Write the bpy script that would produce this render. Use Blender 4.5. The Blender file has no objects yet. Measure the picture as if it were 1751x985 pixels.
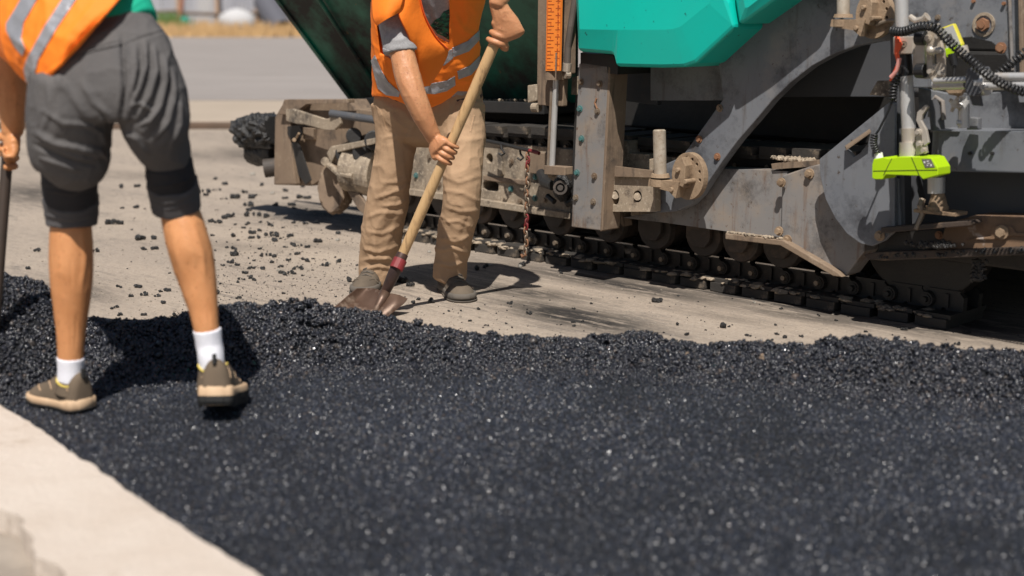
import bpy, bmesh, math, random
import numpy as np
from mathutils import Vector, Matrix
from mathutils.geometry import tessellate_polygon
random.seed(7); rng = np.random.default_rng(7)
S = bpy.context.scene; C = S.collection

# ------------------------------------------------------------------ camera, sky, sun, exposure
FPX, HZ, CH = 2500.0, 10.0, 1.15
PITCH = math.atan((492.5-HZ)/FPX)
cam = bpy.data.cameras.new('camera'); camo = bpy.data.objects.new('camera', cam); C.objects.link(camo)
cam.sensor_width = 36; cam.lens = FPX/1751*36; cam.clip_end = 2000; cam.clip_start = 0.05
camo.location = (0, 0, CH); camo.rotation_euler = (math.pi/2-PITCH, 0, 0)
cam.dof.use_dof = True; cam.dof.focus_distance = 5.75; cam.dof.aperture_fstop = 1.8; cam.dof.aperture_blades = 0
S.camera = camo
SUND = Vector((0.075, 0.65, -1.0)).normalized()          # direction the sunlight travels
W_ = bpy.data.worlds.new('World'); S.world = W_; W_.use_nodes = True
nt = W_.node_tree; bg = nt.nodes['Background']; sky = nt.nodes.new('ShaderNodeTexSky')
sky.sky_type = 'NISHITA'; sky.sun_disc = False
sky.sun_elevation = math.asin(-SUND.z); sky.sun_rotation = math.atan2(-SUND.x, -SUND.y)
nt.links.new(sky.outputs[0], bg.inputs[0]); bg.inputs[1].default_value = 0.05
sun = bpy.data.lights.new('sun', 'SUN'); suno = bpy.data.objects.new('sun', sun); C.objects.link(suno)
sun.energy = 5.0; sun.angle = math.radians(0.5); sun.color = (1.0, 0.95, 0.885)
suno.rotation_euler = SUND.to_track_quat('-Z', 'Y').to_euler()
S.view_settings.view_transform = 'Standard'; S.view_settings.look = 'None'
S.view_settings.exposure = 0.20; S.view_settings.gamma = 1.0

# ------------------------------------------------------------------ picture to place
_cp, _sp = math.cos(PITCH), math.sin(PITCH)
EYE = Vector((0, 0, CH))
def ray(px, py):
    a = (px-875.5)/FPX; b = -(py-492.5)/FPX
    return Vector((a, _cp+b*_sp, -_sp+b*_cp))
def P(px, py, Y):
    d = ray(px, py); return EYE + d*(Y/d.y)
def G(px, py, z=0.0):
    d = ray(px, py); return EYE + d*((z-CH)/d.z)
def scale_at(p):                                         # metres per photo pixel at a point
    return ((p-EYE).dot(Vector((0, _cp, -_sp))))/FPX
def to_px(co):
    q = co - np.array(EYE)
    dep = q[:, 1]*_cp - q[:, 2]*_sp; up = q[:, 1]*_sp + q[:, 2]*_cp
    return 875.5 + FPX*q[:, 0]/dep, 492.5 - FPX*up/dep
MB0 = G(1450, 536); MA0 = G(850, 436)
UD = (MA0-MB0); UD.z = 0; UD.normalize()                 # paver axis, towards its front
VD = Vector((-UD.y, UD.x, 0)); VD = VD if VD.y > 0 else -VD   # sideways, away from the camera
def Wm(u, v, z): return MB0 + UD*u + VD*v + Vector((0, 0, z))
def M(px, py, v=0.0):
    d = ray(px, py); n = VD
    t = ((MB0+VD*v-EYE).dot(n))/d.dot(n); return EYE + d*t
def Muz(px, py, v=0.0):
    p = M(px, py, v)-MB0; return p.dot(UD), p.z

# ------------------------------------------------------------------ vector noise for modelling
def vnoise(p, seed=0):
    p = np.asarray(p, float) + seed*17.31
    i = np.floor(p).astype(np.int64); f = p-i; f = f*f*(3-2*f)
    def h(a, b, c):
        n = (a*73856093) ^ (b*19349663) ^ (c*83492791) ^ (seed*2654435)
        n = (n ^ (n >> 13))*1274126177 & 0x7fffffff
        n = (n ^ (n >> 15))*2246822519 & 0x7fffffff
        return (n % 65536)/32768.0-1
    x, y, z = i[:, 0], i[:, 1], i[:, 2]; r = 0
    for dx in (0, 1):
        for dy in (0, 1):
            for dz in (0, 1):
                w = (f[:, 0] if dx else 1-f[:, 0])*(f[:, 1] if dy else 1-f[:, 1])*(f[:, 2] if dz else 1-f[:, 2])
                r = r + w*h(x+dx, y+dy, z+dz)
    return r
def fbm(p, oct=3, seed=0):
    r = 0; a = 1; p = np.asarray(p, float)
    for k in range(oct): r = r+a*vnoise(p*2**k, seed+k); a *= .5
    return r

# ------------------------------------------------------------------ mesh builder
class MBd:
    def __init__(s): s.v = []; s.f = []
    def add(s, vs, fs):
        o = len(s.v); s.v += [Vector(a) for a in vs]; s.f += [tuple(i+o for i in f) for f in fs]; return s
    def box8(s, b):                                     # b: 4 bottom then 4 top
        return s.add(b, [(3, 2, 1, 0), (4, 5, 6, 7), (0, 1, 5, 4), (1, 2, 6, 5), (2, 3, 7, 6), (3, 0, 4, 7)])
    def box(s, c, dx, dy, dz, X=Vector((1, 0, 0)), Y=Vector((0, 1, 0)), Z=Vector((0, 0, 1))):
        X, Y, Z = X*dx/2, Y*dy/2, Z*dz/2; c = Vector(c)
        return s.box8([c-X-Y-Z, c+X-Y-Z, c+X+Y-Z, c-X+Y-Z, c-X-Y+Z, c+X-Y+Z, c+X+Y+Z, c-X+Y+Z])
    def mbox(s, u0, u1, v0, v1, z0, z1):
        return s.box8([Wm(u0, v0, z0), Wm(u1, v0, z0), Wm(u1, v1, z0), Wm(u0, v1, z0), Wm(u0, v0, z1), Wm(u1, v0, z1), Wm(u1, v1, z1), Wm(u0, v1, z1)])
    def cyl(s, a, b, r, r2=None, n=16, cap=True):
        a, b = Vector(a), Vector(b); r2 = r if r2 is None else r2
        t = (b-a).normalized(); x = t.orthogonal().normalized(); y = t.cross(x)
        vs = []
        for (c, q) in ((a, r), (b, r2)):
            for k in range(n):
                an = 2*math.pi*k/n; vs.append(c+x*q*math.cos(an)+y*q*math.sin(an))
        fs = [(k, (k+1) % n, n+(k+1) % n, n+k) for k in range(n)]
        if cap: fs += [tuple(reversed(range(n))), tuple(range(n, 2*n))]
        return s.add(vs, fs)
    def ringtube(s, a, b, r, ri, n=20):                  # hollow pipe
        a, b = Vector(a), Vector(b); t = (b-a).normalized(); x = t.orthogonal().normalized(); y = t.cross(x)
        vs = []
        for (c, q) in ((a, r), (b, r), (b, ri), (a, ri)):
            for k in range(n):
                an = 2*math.pi*k/n; vs.append(c+x*q*math.cos(an)+y*q*math.sin(an))
        fs = []
        for j in range(4):
            for k in range(n): fs.append((j*n+k, j*n+(k+1) % n, ((j+1) % 4)*n+(k+1) % n, ((j+1) % 4)*n+k))
        return s.add(vs, fs)
    def prism(s, pts, off, holes=()):
        loops = [list(pts)]+[list(h) for h in holes]
        flat = [p for l in loops for p in l]; n = len(flat)
        tr = tessellate_polygon([[Vector(p) for p in l] for l in loops])
        # orient front faces away from off
        fs = []
        for t in tr:
            a, b, c = (flat[i] for i in t)
            nn = (b-a).cross(c-a)
            t = tuple(t) if nn.dot(off) < 0 else tuple(reversed(t))
            fs.append(t); fs.append(tuple(i+n for i in reversed(t)))
        o = 0
        for l in loops:
            m = len(l)
            for k in range(m): fs.append((o+k, o+(k+1) % m, n+o+(k+1) % m, n+o+k))
            o += m
        return s.add(flat+[p+off for p in flat], fs)
    def tube(s, pts, r, n=8, closed=False):
        pts = [Vector(p) for p in pts]; m = len(pts); rs = r if isinstance(r, (list, tuple)) else [r]*m
        vs = []; up = None
        for i in range(m):
            a = pts[(i-1) % m] if (closed or i > 0) else pts[i]; b = pts[(i+1) % m] if (closed or i < m-1) else pts[i]
            t = (b-a).normalized()
            if up is None: up = t.orthogonal().normalized()
            x = (up-t*up.dot(t)).normalized(); up = x; y = t.cross(x)
            for k in range(n):
                an = 2*math.pi*k/n; vs.append(pts[i]+(x*math.cos(an)+y*math.sin(an))*rs[i])
        fs = []
        for i in range(m if closed else m-1):
            j = (i+1) % m
            for k in range(n): fs.append((i*n+k, i*n+(k+1) % n, j*n+(k+1) % n, j*n+k))
        if not closed: fs += [tuple(reversed(range(n))), tuple(range((m-1)*n, m*n))]
        return s.add(vs, fs)
    def ico(s, c, r, sub=1, seed=0, amp=0.25, sq=(1, 1, 1)):
        bm = bmesh.new(); bmesh.ops.create_icosphere(bm, subdivisions=sub, radius=1)
        co = np.array([v.co for v in bm.verts]); n = vnoise(co*1.7+seed*3.1, seed % 50)
        co = co*(1+amp*n)[:, None]*np.array(sq)*r+np.array(c)
        s.add([Vector(q) for q in co], [tuple(v.index for v in f.verts) for f in bm.faces]); bm.free(); return s
    def mesh(s, name):
        me = bpy.data.meshes.new(name); me.from_pydata([tuple(v) for v in s.v], [], s.f); me.update(); return me

WORLD = {}
def link(name, me, mat, parent=None, kind=None, bevel=0, smooth=False, fixn=True):
    if fixn:
        bm = bmesh.new(); bm.from_mesh(me); bmesh.ops.recalc_face_normals(bm, faces=bm.faces); bm.to_mesh(me); bm.free()
    base = root_loc(parent)
    if not fixn and smooth: w_ = me.copy(); WORLD[me.name] = w_
    if base.length > 0: me.transform(Matrix.Translation(-base))
    o = bpy.data.objects.new(name, me); C.objects.link(o)
    if mat: me.materials.clear(); me.materials.append(mat)
    if parent: o.parent = parent
    if kind: o['kind'] = kind
    if smooth is True: me.polygons.foreach_set('use_smooth', [True]*len(me.polygons))
    elif smooth: 
        me.shade_auto = None if False else None
    if bevel:
        m = o.modifiers.new('bevel', 'BEVEL'); m.width = bevel; m.segments = 2; m.limit_method = 'ANGLE'; m.angle_limit = math.radians(40)
    return o
def root_loc(p):
    r = Vector((0, 0, 0))
    while p is not None: r = r+p.location; p = p.parent
    return r
def B(mb, name, mat, parent=None, kind=None, bevel=0, smooth=False):
    return link(name, mb.mesh(name), mat, parent, kind, bevel, smooth)
def auto_smooth(o, ang=35):
    me = o.data; bm = bmesh.new(); bm.from_mesh(me)
    for f in bm.faces: f.smooth = True
    for e in bm.edges:
        if len(e.link_faces) == 2 and e.calc_face_angle(0) > math.radians(ang): e.smooth = False
    bm.to_mesh(me); bm.free(); return o
def thing(name, label, cat, loc=(0, 0, 0), group=None):
    o = bpy.data.objects.new(name, None); C.objects.link(o); o.location = loc; o.empty_display_size = .1
    o['label'] = label; o['category'] = cat
    if group: o['group'] = group
    return o
def tag(o, label, cat, group=None):
    o['label'] = label; o['category'] = cat
    if group: o['group'] = group
    return o

# ------------------------------------------------------------------ materials
def mat(name, col, rough=.6, metal=0., col2=None, n2=.5, sc=6., det=6, bump=0., bsc=60., spec=.5, stretch=(1, 1, 1), dirt=None, dsc=2.5, dlo=.5, dhi=.7, coat=0, sub=0, fine=None, smudge=None, drip=None):
    m = bpy.data.materials.new(name); m.use_nodes = True; t = m.node_tree; N = t.nodes; L = t.links
    b = N['Principled BSDF']; b.inputs['Roughness'].default_value = rough; b.inputs['Metallic'].default_value = metal
    b.inputs['Specular IOR Level'].default_value = spec
    if coat: b.inputs['Coat Weight'].default_value = coat; b.inputs['Coat Roughness'].default_value = .15
    if sub: b.inputs['Subsurface Weight'].default_value = sub; b.inputs['Subsurface Radius'].default_value = (.012, .005, .003); b.inputs['Subsurface Scale'].default_value = 1.
    tc = N.new('ShaderNodeTexCoord'); mp = N.new('ShaderNodeMapping'); mp.inputs['Scale'].default_value = stretch
    L.new(tc.outputs['Object'], mp.inputs[0])
    def noise(scale, detail=6, rg=.6):
        n = N.new('ShaderNodeTexNoise'); n.inputs['Scale'].default_value = scale; n.inputs['Detail'].default_value = detail; n.inputs['Roughness'].default_value = rg
        L.new(mp.outputs[0], n.inputs[0]); return n
    def mix(fac, a, c, mode='MIX'):
        x = N.new('ShaderNodeMix'); x.data_type = 'RGBA'; x.blend_type = mode
        if isinstance(fac, float): x.inputs[0].default_value = fac
        else: L.new(fac, x.inputs[0])
        for k, q in ((6, a), (7, c)):
            if isinstance(q, (tuple, list)): x.inputs[k].default_value = (*q, 1)
            else: L.new(q, x.inputs[k])
        return x.outputs[2]
    def ramp(src, lo, hi):
        r = N.new('ShaderNodeMapRange'); r.inputs[1].default_value = lo; r.inputs[2].default_value = hi; L.new(src, r.inputs[0]); return r.outputs[0]
    cur = tuple(col)
    if col2 is not None:
        cur = mix(ramp(noise(sc, det).outputs[0], .5-n2/2, .5+n2/2), cur, tuple(col2))
    if dirt is not None:
        dn = noise(dsc, 8, .7); f = ramp(dn.outputs[0], dlo, dhi); cur = mix(f, cur, tuple(dirt))
        rr = N.new('ShaderNodeMapRange'); rr.inputs[3].default_value = rough; rr.inputs[4].default_value = min(1, rough+.3); L.new(f, rr.inputs[0]); L.new(rr.outputs[0], b.inputs['Roughness'])
    if fine is not None:
        fsc, fcol, flo, fhi = fine
        cur = mix(ramp(noise(fsc, 3, .7).outputs[0], flo, fhi), cur, tuple(fcol))
    if smudge is not None:
        ssc, scol, slo, shi = smudge; cur = mix(ramp(noise(ssc, 10, .78).outputs[0], slo, shi), cur, tuple(scol))
    if drip is not None:
        dcol, dl, dh = drip; m2 = N.new('ShaderNodeMapping'); m2.inputs['Scale'].default_value = (22, 22, 2.2); L.new(tc.outputs['Object'], m2.inputs[0]); n2_ = N.new('ShaderNodeTexNoise'); n2_.inputs['Scale'].default_value = 1; n2_.inputs['Detail'].default_value = 7; n2_.inputs['Roughness'].default_value = .7; L.new(m2.outputs[0], n2_.inputs[0]); cur = mix(ramp(n2_.outputs[0], dl, dh), cur, tuple(dcol))
    if isinstance(cur, tuple): b.inputs['Base Color'].default_value = (*cur, 1)
    else: L.new(cur, b.inputs['Base Color'])
    if bump:
        n = noise(bsc, 5, .65); bp = N.new('ShaderNodeBump'); bp.inputs['Strength'].default_value = bump; bp.inputs['Distance'].default_value = .01
        L.new(n.outputs[0], bp.inputs['Height']); L.new(bp.outputs[0], b.inputs['Normal'])
    return m
DUST = (.30, .23, .165); RUST = (.17, .08, .035)
m_grey = mat('grey_paint', (.135, .145, .165), .40, 0, (.185, .19, .20), .5, 3, bump=.03, bsc=25, dirt=(.30, .25, .20), dsc=2.2, dlo=.54, dhi=.84, fine=(38, (.07, .055, .045), .64, .72), smudge=(5, (.06, .062, .07), .50, .68), drip=((.075, .06, .05), .56, .78))
m_grey2 = mat('grey_paint_worn', (.19, .188, .188), .5, 0, (.24, .22, .205), .5, 4, bump=.05, bsc=30, dirt=DUST, dsc=3.5, dlo=.48, dhi=.72, fine=(48, (.11, .06, .03), .64, .72), smudge=(6, (.075, .068, .065), .50, .68), drip=((.14, .075, .04), .54, .74))
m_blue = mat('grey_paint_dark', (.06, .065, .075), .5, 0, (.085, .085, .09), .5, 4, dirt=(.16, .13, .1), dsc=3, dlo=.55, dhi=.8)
m_dusty = mat('dusty_beige_steel', (.36, .285, .205), .85, 0, (.24, .195, .145), .6, 5, bump=.2, bsc=40, dirt=(.07, .058, .048), dsc=4, dlo=.52, dhi=.66, fine=(70, (.5, .42, .32), .55, .7), smudge=(11, (.13, .10, .075), .54, .66), drip=((.09, .07, .055), .55, .72))
m_brown = mat('brown_dusty_steel', (.25, .18, .12), .8, 0, (.15, .105, .075), .6, 4, bump=.2, bsc=35, dirt=(.05, .04, .033), dsc=4, dlo=.54, dhi=.68, smudge=(13, (.30, .23, .165), .55, .68), drip=((.06, .045, .035), .54, .70))
m_black = mat('greasy_black_steel', (.012, .012, .013), .55, 0, (.03, .027, .024), .6, 8, bump=.2, bsc=45)
m_trackm = mat('track_steel', (.017, .015, .014), .5, .3, (.045, .036, .029), .5, 9, bump=.2, bsc=60, dirt=(.11, .083, .06), dsc=9, dlo=.58, dhi=.72)
m_pad = mat('track_pad', (.02, .019, .018), .8, 0, (.06, .05, .04), .5, 7, bump=.3, bsc=50, dirt=(.3, .23, .16), dsc=5, dlo=.56, dhi=.66)
m_rail = mat('polished_rail', (.62, .62, .64), .25, 1., (.35, .33, .3), .5, 20)
m_roller = mat('roller_steel', (.07, .056, .047), .65, .1, (.035, .03, .026), .6, 12, bump=.25, bsc=40, dirt=(.15, .11, .085), dsc=6, dlo=.5, dhi=.65)
m_teal = mat('teal_paint', (.0, .52, .42), .36, 0, (.005, .455, .37), .7, 3, coat=.1, fine=(34, (.01, .09, .07), .68, .72), smudge=(9, (.05, .42, .33), .6, .8), spec=.4)
m_dgreen = mat('dark_green_paint', (.0, .15, .092), .40, 0, (.0, .08, .05), .7, 2, bump=.05, bsc=20, dirt=(.008, .009, .008), dsc=1.6, dlo=.42, dhi=.58, fine=(20, (.10, .055, .02), .68, .74))
m_orange = mat('orange_scale', (.95, .27, .03), .45, 0, (.8, .22, .03), .5, 20)
m_mark = mat('scale_print', (.42, .07, .015), .6)
m_chrome = mat('galvanised_steel', (.60, .59, .58), .36, .45, (.45, .44, .42), .6, 12, bump=.03, bsc=60, dirt=(.38, .3, .22), dsc=7, dlo=.56, dhi=.75)
m_alu = mat('alu_cast', (.60, .56, .5), .45, .5, (.45, .38, .3), .6, 14, dirt=(.3, .21, .13), dsc=9, dlo=.55, dhi=.7)
m_pin = mat('dusty_pin_steel', (.56, .51, .43), .6, .3, (.3, .23, .16), .6, 16, bump=.1, bsc=60, dirt=(.16, .1, .06), dsc=12, dlo=.55, dhi=.7)
m_hub = mat('rusty_yellow_casting', (.36, .26, .17), .75, 0, (.19, .125, .075), .6, 14, bump=.3, bsc=70, dirt=(.08, .05, .03), dsc=14, dlo=.56, dhi=.7)
m_bteal = mat('teal_bolt', (.03, .2, .2), .6, .1, (.12, .13, .12), .5, 30)
m_bsteel = mat('bolt_steel', (.3, .26, .21), .5, .5, (.2, .13, .08), .5, 30)
m_brust = mat('rusty_bolt', (.22, .10, .05), .8, .1, (.3, .16, .09), .5, 30)
m_lime = mat('lime_plastic', (.42, .66, .005), .38, 0, (.38, .60, .005), .5, 3)
m_panel = mat('grey_label', (.14, .13, .12), .4)
m_white = mat('white_plastic', (.75, .75, .72), .5)
m_hose = mat('black_rubber', (.013, .013, .014), .38, 0, (.02, .02, .021), .5, 20)
m_hoseb = mat('dusty_hose', (.12, .095, .08), .7, 0, (.07, .06, .05), .5, 14)
m_red = mat('red_paint', (.26, .018, .022), .55, 0, (.13, .025, .025), .5, 14)
m_pink = mat('pink_rag', (.8, .35, .3), .8)
m_orag = mat('orange_rag', (.9, .12, .04), .7)
m_wood = mat('ash_wood', (.60, .40, .205), .5, 0, (.47, .29, .13), .6, 9, stretch=(6, 6, 1), bump=.1, bsc=30, dirt=(.20, .12, .065), dsc=9, dlo=.53, dhi=.70)
m_blade = mat('rusty_blade', (.15, .095, .068), .45, .4, (.07, .035, .02), .6, 9, bump=.1, bsc=30, dirt=(.38, .29, .22), dsc=5, dlo=.52, dhi=.68)
m_socket = mat('dark_socket', (.02, .018, .021), .45, .3, (.1, .05, .035), .5, 14, bump=.08, bsc=40)
m_dkhandle = mat('dark_handle', (.035, .026, .02), .55, 0, (.06, .04, .03), .5, 14)
m_skin1 = mat('tanned_skin', (.66, .315, .14), .46, 0, (.46, .19, .07), .7, 11, bump=.14, bsc=120, sub=.08, spec=.4, fine=(90, (.36, .15, .06), .58, .75))
m_skin2 = mat('ruddy_skin', (.60, .30, .15), .46, 0, (.44, .185, .085), .7, 13, bump=.16, bsc=120, sub=.08, spec=.4, fine=(95, (.34, .14, .07), .58, .75))
m_vest = mat('orange_vest_cloth', (1.0, .235, .012), .75, 0, (.98, .21, .012), .5, 5, bump=.22, bsc=26, sub=0)
m_vestd = mat('vest_piping', (.75, .10, .012), .8)
m_refl = mat('reflective_tape', (.42, .43, .46), .40, .25, (.24, .24, .26), .6, 16, bump=.5, bsc=30)
m_shorts = mat('grey_shorts_cloth', (.118, .111, .108), .9, 0, (.085, .081, .082), .6, 9, bump=.25, bsc=70, spec=.25)
m_cuff = mat('black_cuff_cloth', (.014, .014, .017), .9, 0, (.024, .023, .026), .5, 9, bump=.1, bsc=300)
m_cuff2 = mat('charcoal_hem_cloth', (.085, .08, .082), .9, 0, (.06, .058, .06), .5, 9, bump=.12, bsc=200)
m_tee1 = mat('teal_shirt_cloth', (.0, .36, .22), .85, 0, (.0, .30, .185), .6, 6)
m_tee2 = mat('grey_marl_cloth', (.36, .355, .36), .9, 0, (.26, .255, .26), .5, 70, det=3, bump=.1, bsc=200, fine=(160, (.4, .4, .4), .52, .7))
m_print = mat('shirt_print_green', (.015, .17, .10), .8, 0, (.006, .02, .022), .15, 42, stretch=(1, 1, 2.2), fine=(80, (.2, .22, .2), .6, .64))
m_khaki = mat('khaki_cloth', (.43, .285, .175), .88, 0, (.35, .23, .14), .6, 9, bump=.2, bsc=60, smudge=(16, (.28, .185, .115), .56, .74), spec=.25)
m_sock = mat('white_sock', (.76, .76, .80), .95, 0, (.66, .66, .72), .5, 30, bump=.15, bsc=200)
m_shoe1 = mat('taupe_shoe', (.15, .108, .072), .85, 0, (.10, .075, .05), .6, 12, bump=.15, bsc=200)
m_sole1 = mat('cream_sole', (.62, .45, .29), .7, 0, (.46, .29, .17), .6, 16)
m_outs = mat('black_outsole', (.012, .012, .012), .7)
m_yel = mat('yellow_trim', (.62, .48, .10), .8)
m_shoe2 = mat('dusty_dark_shoe', (.045, .036, .028), .85, 0, (.15, .115, .08), .6, 8, bump=.15, bsc=120)
m_sole2 = mat('dusty_dark_sole', (.075, .068, .058), .85, 0, (.13, .11, .09), .5, 14, bump=.2, bsc=80)
m_hair = mat('dark_hair', (.03, .02, .012), .6)
m_rustdk = mat('dark_rusty_steel', (.075, .05, .035), .7, 0, (.03, .025, .022), .6, 7, bump=.2, bsc=50, dirt=(.2, .13, .08), dsc=5, dlo=.58, dhi=.72)
m_gate = mat('rusty_orange_steel', (.24, .145, .085), .75, 0, (.14, .085, .05), .6, 5, bump=.1, bsc=40, dirt=(.06, .045, .04), dsc=4, dlo=.52, dhi=.68, fine=(14, (.36, .3, .26), .62, .7))
m_ycase = mat('yellow_plastic', (.62, .55, .05), .5)
m_lgrey = mat('pale_grey_label', (.42, .42, .40), .5)

# ================================================================== THE GROUND
def ground_mat():
    m = mat('milled_old_asphalt', (.41, .338, .268), .92, 0, (.30, .25, .205), .5, 1.1, det=5, stretch=(.5, 1.6, 1), bump=.35, bsc=90, spec=.15)
    t = m.node_tree; N = t.nodes; L = t.links; b = N['Principled BSDF']
    prev = b.inputs['Base Color'].links[0].from_socket
    tc = N.new('ShaderNodeTexCoord')
    def noise(scale, stretch, det=6, rg=.65):
        mp = N.new('ShaderNodeMapping'); mp.inputs['Scale'].default_value = stretch; L.new(tc.outputs['Object'], mp.inputs[0])
        n = N.new('ShaderNodeTexNoise'); n.inputs['Scale'].default_value = scale; n.inputs['Detail'].default_value = det; n.inputs['Roughness'].default_value = rg
        L.new(mp.outputs[0], n.inputs[0]); return n.outputs[0]
    def rampv(s, lo, hi):
        r = N.new('ShaderNodeMapRange'); r.inputs[1].default_value = lo; r.inputs[2].default_value = hi; L.new(s, r.inputs[0]); return r.outputs[0]
    def mix(f, a, c):
        x = N.new('ShaderNodeMix'); x.data_type = 'RGBA'; L.new(f, x.inputs[0]); L.new(a, x.inputs[6]); x.inputs[7].default_value = (*c, 1); return x.outputs[2]
    def mul(a, c):
        x = N.new('ShaderNodeMath'); x.operation = 'MULTIPLY'; L.new(a, x.inputs[0])
        if isinstance(c, float): x.inputs[1].default_value = c
        else: L.new(c, x.inputs[1])
        return x.outputs[0]
    streak = rampv(noise(6, (.5, 4.5, 1), 9, .72), .48, .66); zone = rampv(noise(1.1, (.7, 1.5, 1), 3), .47, .60)
    c = mix(mul(mul(streak, zone), .9), prev, (.12, .105, .092))
    spots = rampv(noise(1.6, (.8, 1.6, 1), 8, .8), .56, .66); c = mix(mul(spots, .7), c, (.11, .10, .09))
    grit = rampv(noise(75, (1, 1, 1), 4, .85), .54, .64); c = mix(mul(grit, .7), c, (.14, .12, .105))
    grit2 = rampv(noise(62, (1.3, 1, 1), 4, .85), .56, .64); c = mix(mul(grit2, .6), c, (.56, .49, .42))
    mott = rampv(noise(16, (.8, 1.4, 1), 9, .8), .50, .66); c = mix(mul(mott, .55), c, (.19, .165, .145))
    at = N.new('ShaderNodeAttribute'); at.attribute_name = 'tar_and_shade'; br = rampv(noise(6, (.6, 3.2, 1), 10, .78), .36, .50); c = mix(mul(at.outputs['Fac'], br), c, (.035, .032, .03))
    L.new(c, b.inputs['Base Color']); return m
m_ground = ground_mat()
m_road = mat('far_grey_asphalt', (.29, .262, .245), .95, 0, (.265, .238, .22), .6, .6, stretch=(.3, 2, 1), bump=.1, bsc=30, spec=.1, fine=(2.2, (.22, .20, .185), .48, .72), smudge=(.7, (.33, .30, .28), .5, .7))
m_strip = mat('pale_concrete_strip', (.40, .33, .265), .95, 0, (.34, .285, .225), .6, 1.2, bump=.1, spec=.1, fine=(1.8, (.2, .18, .1), .68, .75))
m_curbb = mat('brown_kerb_edge', (.15, .095, .065), .95, 0, (.10, .07, .05), .6, 3)
m_kerb = mat('kerb_concrete', (.60, .53, .465), .92, 0, (.49, .41, .34), .7, 4.2, bump=.6, bsc=45, spec=.15, dirt=(.36, .28, .21), dsc=6, dlo=.58, dhi=.75, fine=(130, (.34, .28, .23), .62, .72))
m_under = mat('broken_concrete', (.36, .31, .26), .95, 0, (.24, .205, .17), .6, 9, bump=.5, bsc=40, spec=.1)
def bitumen(name, base, rough, hi=.06):
    m = bpy.data.materials.new(name); m.use_nodes = True; t = m.node_tree; N = t.nodes; L = t.links; b = N['Principled BSDF']
    oi = N.new('ShaderNodeObjectInfo'); geo = N.new('ShaderNodeNewGeometry')
    tc = N.new('ShaderNodeTexCoord'); n = N.new('ShaderNodeTexNoise'); n.inputs['Scale'].default_value = 260; n.inputs['Detail'].default_value = 2
    L.new(geo.outputs['Position'], n.inputs[0])
    wn = N.new('ShaderNodeTexWhiteNoise'); wn.noise_dimensions = '1D'; L.new(oi.outputs['Random'], wn.inputs['W'])
    r = N.new('ShaderNodeMapRange'); r.inputs[1].default_value = 0; r.inputs[2].default_value = 1; r.inputs[3].default_value = rough-.13; r.inputs[4].default_value = rough+.17
    L.new(oi.outputs['Random'], r.inputs[0]); L.new(r.outputs[0], b.inputs['Roughness'])
    cr = N.new('ShaderNodeValToRGB'); L.new(wn.outputs['Value'], cr.inputs[0]); e = cr.color_ramp.elements
    e[0].color = (*base, 1); e[0].position = 0; e[1].color = (base[0]*3.6, base[1]*3.3, base[2]*3.0, 1); e[1].position = .9
    k = e.new(.965); k.color = (hi, hi*.86, hi*.78, 1); k2 = e.new(1.0); k2.color = (hi*1.6, hi*1.25, hi*1.1, 1)
    L.new(cr.outputs[0], b.inputs['Base Color']); b.inputs['Specular IOR Level'].default_value = .6
    bp = N.new('ShaderNodeBump'); bp.inputs['Strength'].default_value = .25; bp.inputs['Distance'].default_value = .002; L.new(n.outputs[0], bp.inputs['Height']); L.new(bp.outputs[0], b.inputs['Normal'])
    return m
m_stone = bitumen('bitumen_stone', (.007, .008, .0115), .25)
m_stone2 = bitumen('mat_stone', (.0105, .013, .0195), .33, hi=.045)
m_mat = mat('fresh_mat_base', (.004, .005, .007), .7, 0, (.008, .009, .012), .5, 40, bump=.5, bsc=160, spec=.4)
m_lump = mat('lump_bitumen', (.011, .011, .012), .38, 0, (.03, .028, .026), .5, 90, bump=.5, bsc=220, dirt=(.20, .17, .14), dsc=50, dlo=.62, dhi=.72)
m_grit = mat('pale_grit', (.33, .28, .22), .9, 0, (.10, .09, .08), .3, 60)

m_grit2 = mat('pale_stone', (.42, .38, .32), .85, 0, (.16, .15, .135), .5, 70, bump=.4, bsc=150)
ANG = math.atan2(UD.y, UD.x)
gu = np.concatenate([[-900, -60], np.arange(-2, 13, .05), [60, 900]]); gv = np.concatenate([[-900, -60], np.arange(-12.5, 1, .05), [60, 900]])
GU, GV = np.meshgrid(gu, gv, indexing='ij'); ca_, sa_ = math.cos(ANG), math.sin(ANG)
gx, gy = (GU*ca_-GV*sa_).ravel(), (GU*sa_+GV*ca_).ravel(); a_, b_ = GU.shape
me = bpy.data.meshes.new('ground'); me.from_pydata(np.stack([GU.ravel(), GV.ravel(), np.zeros(a_*b_)], -1).tolist(), [], [(i*b_+j, (i+1)*b_+j, (i+1)*b_+j+1, i*b_+j+1) for i in range(a_-1) for j in range(b_-1)])
tar_and_shade = np.zeros(a_*b_); ok = gy > 2.5; qx, qy = to_px(np.stack([gx[ok], gy[ok], np.zeros(ok.sum())], -1)); tq = np.zeros(ok.sum())
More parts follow.
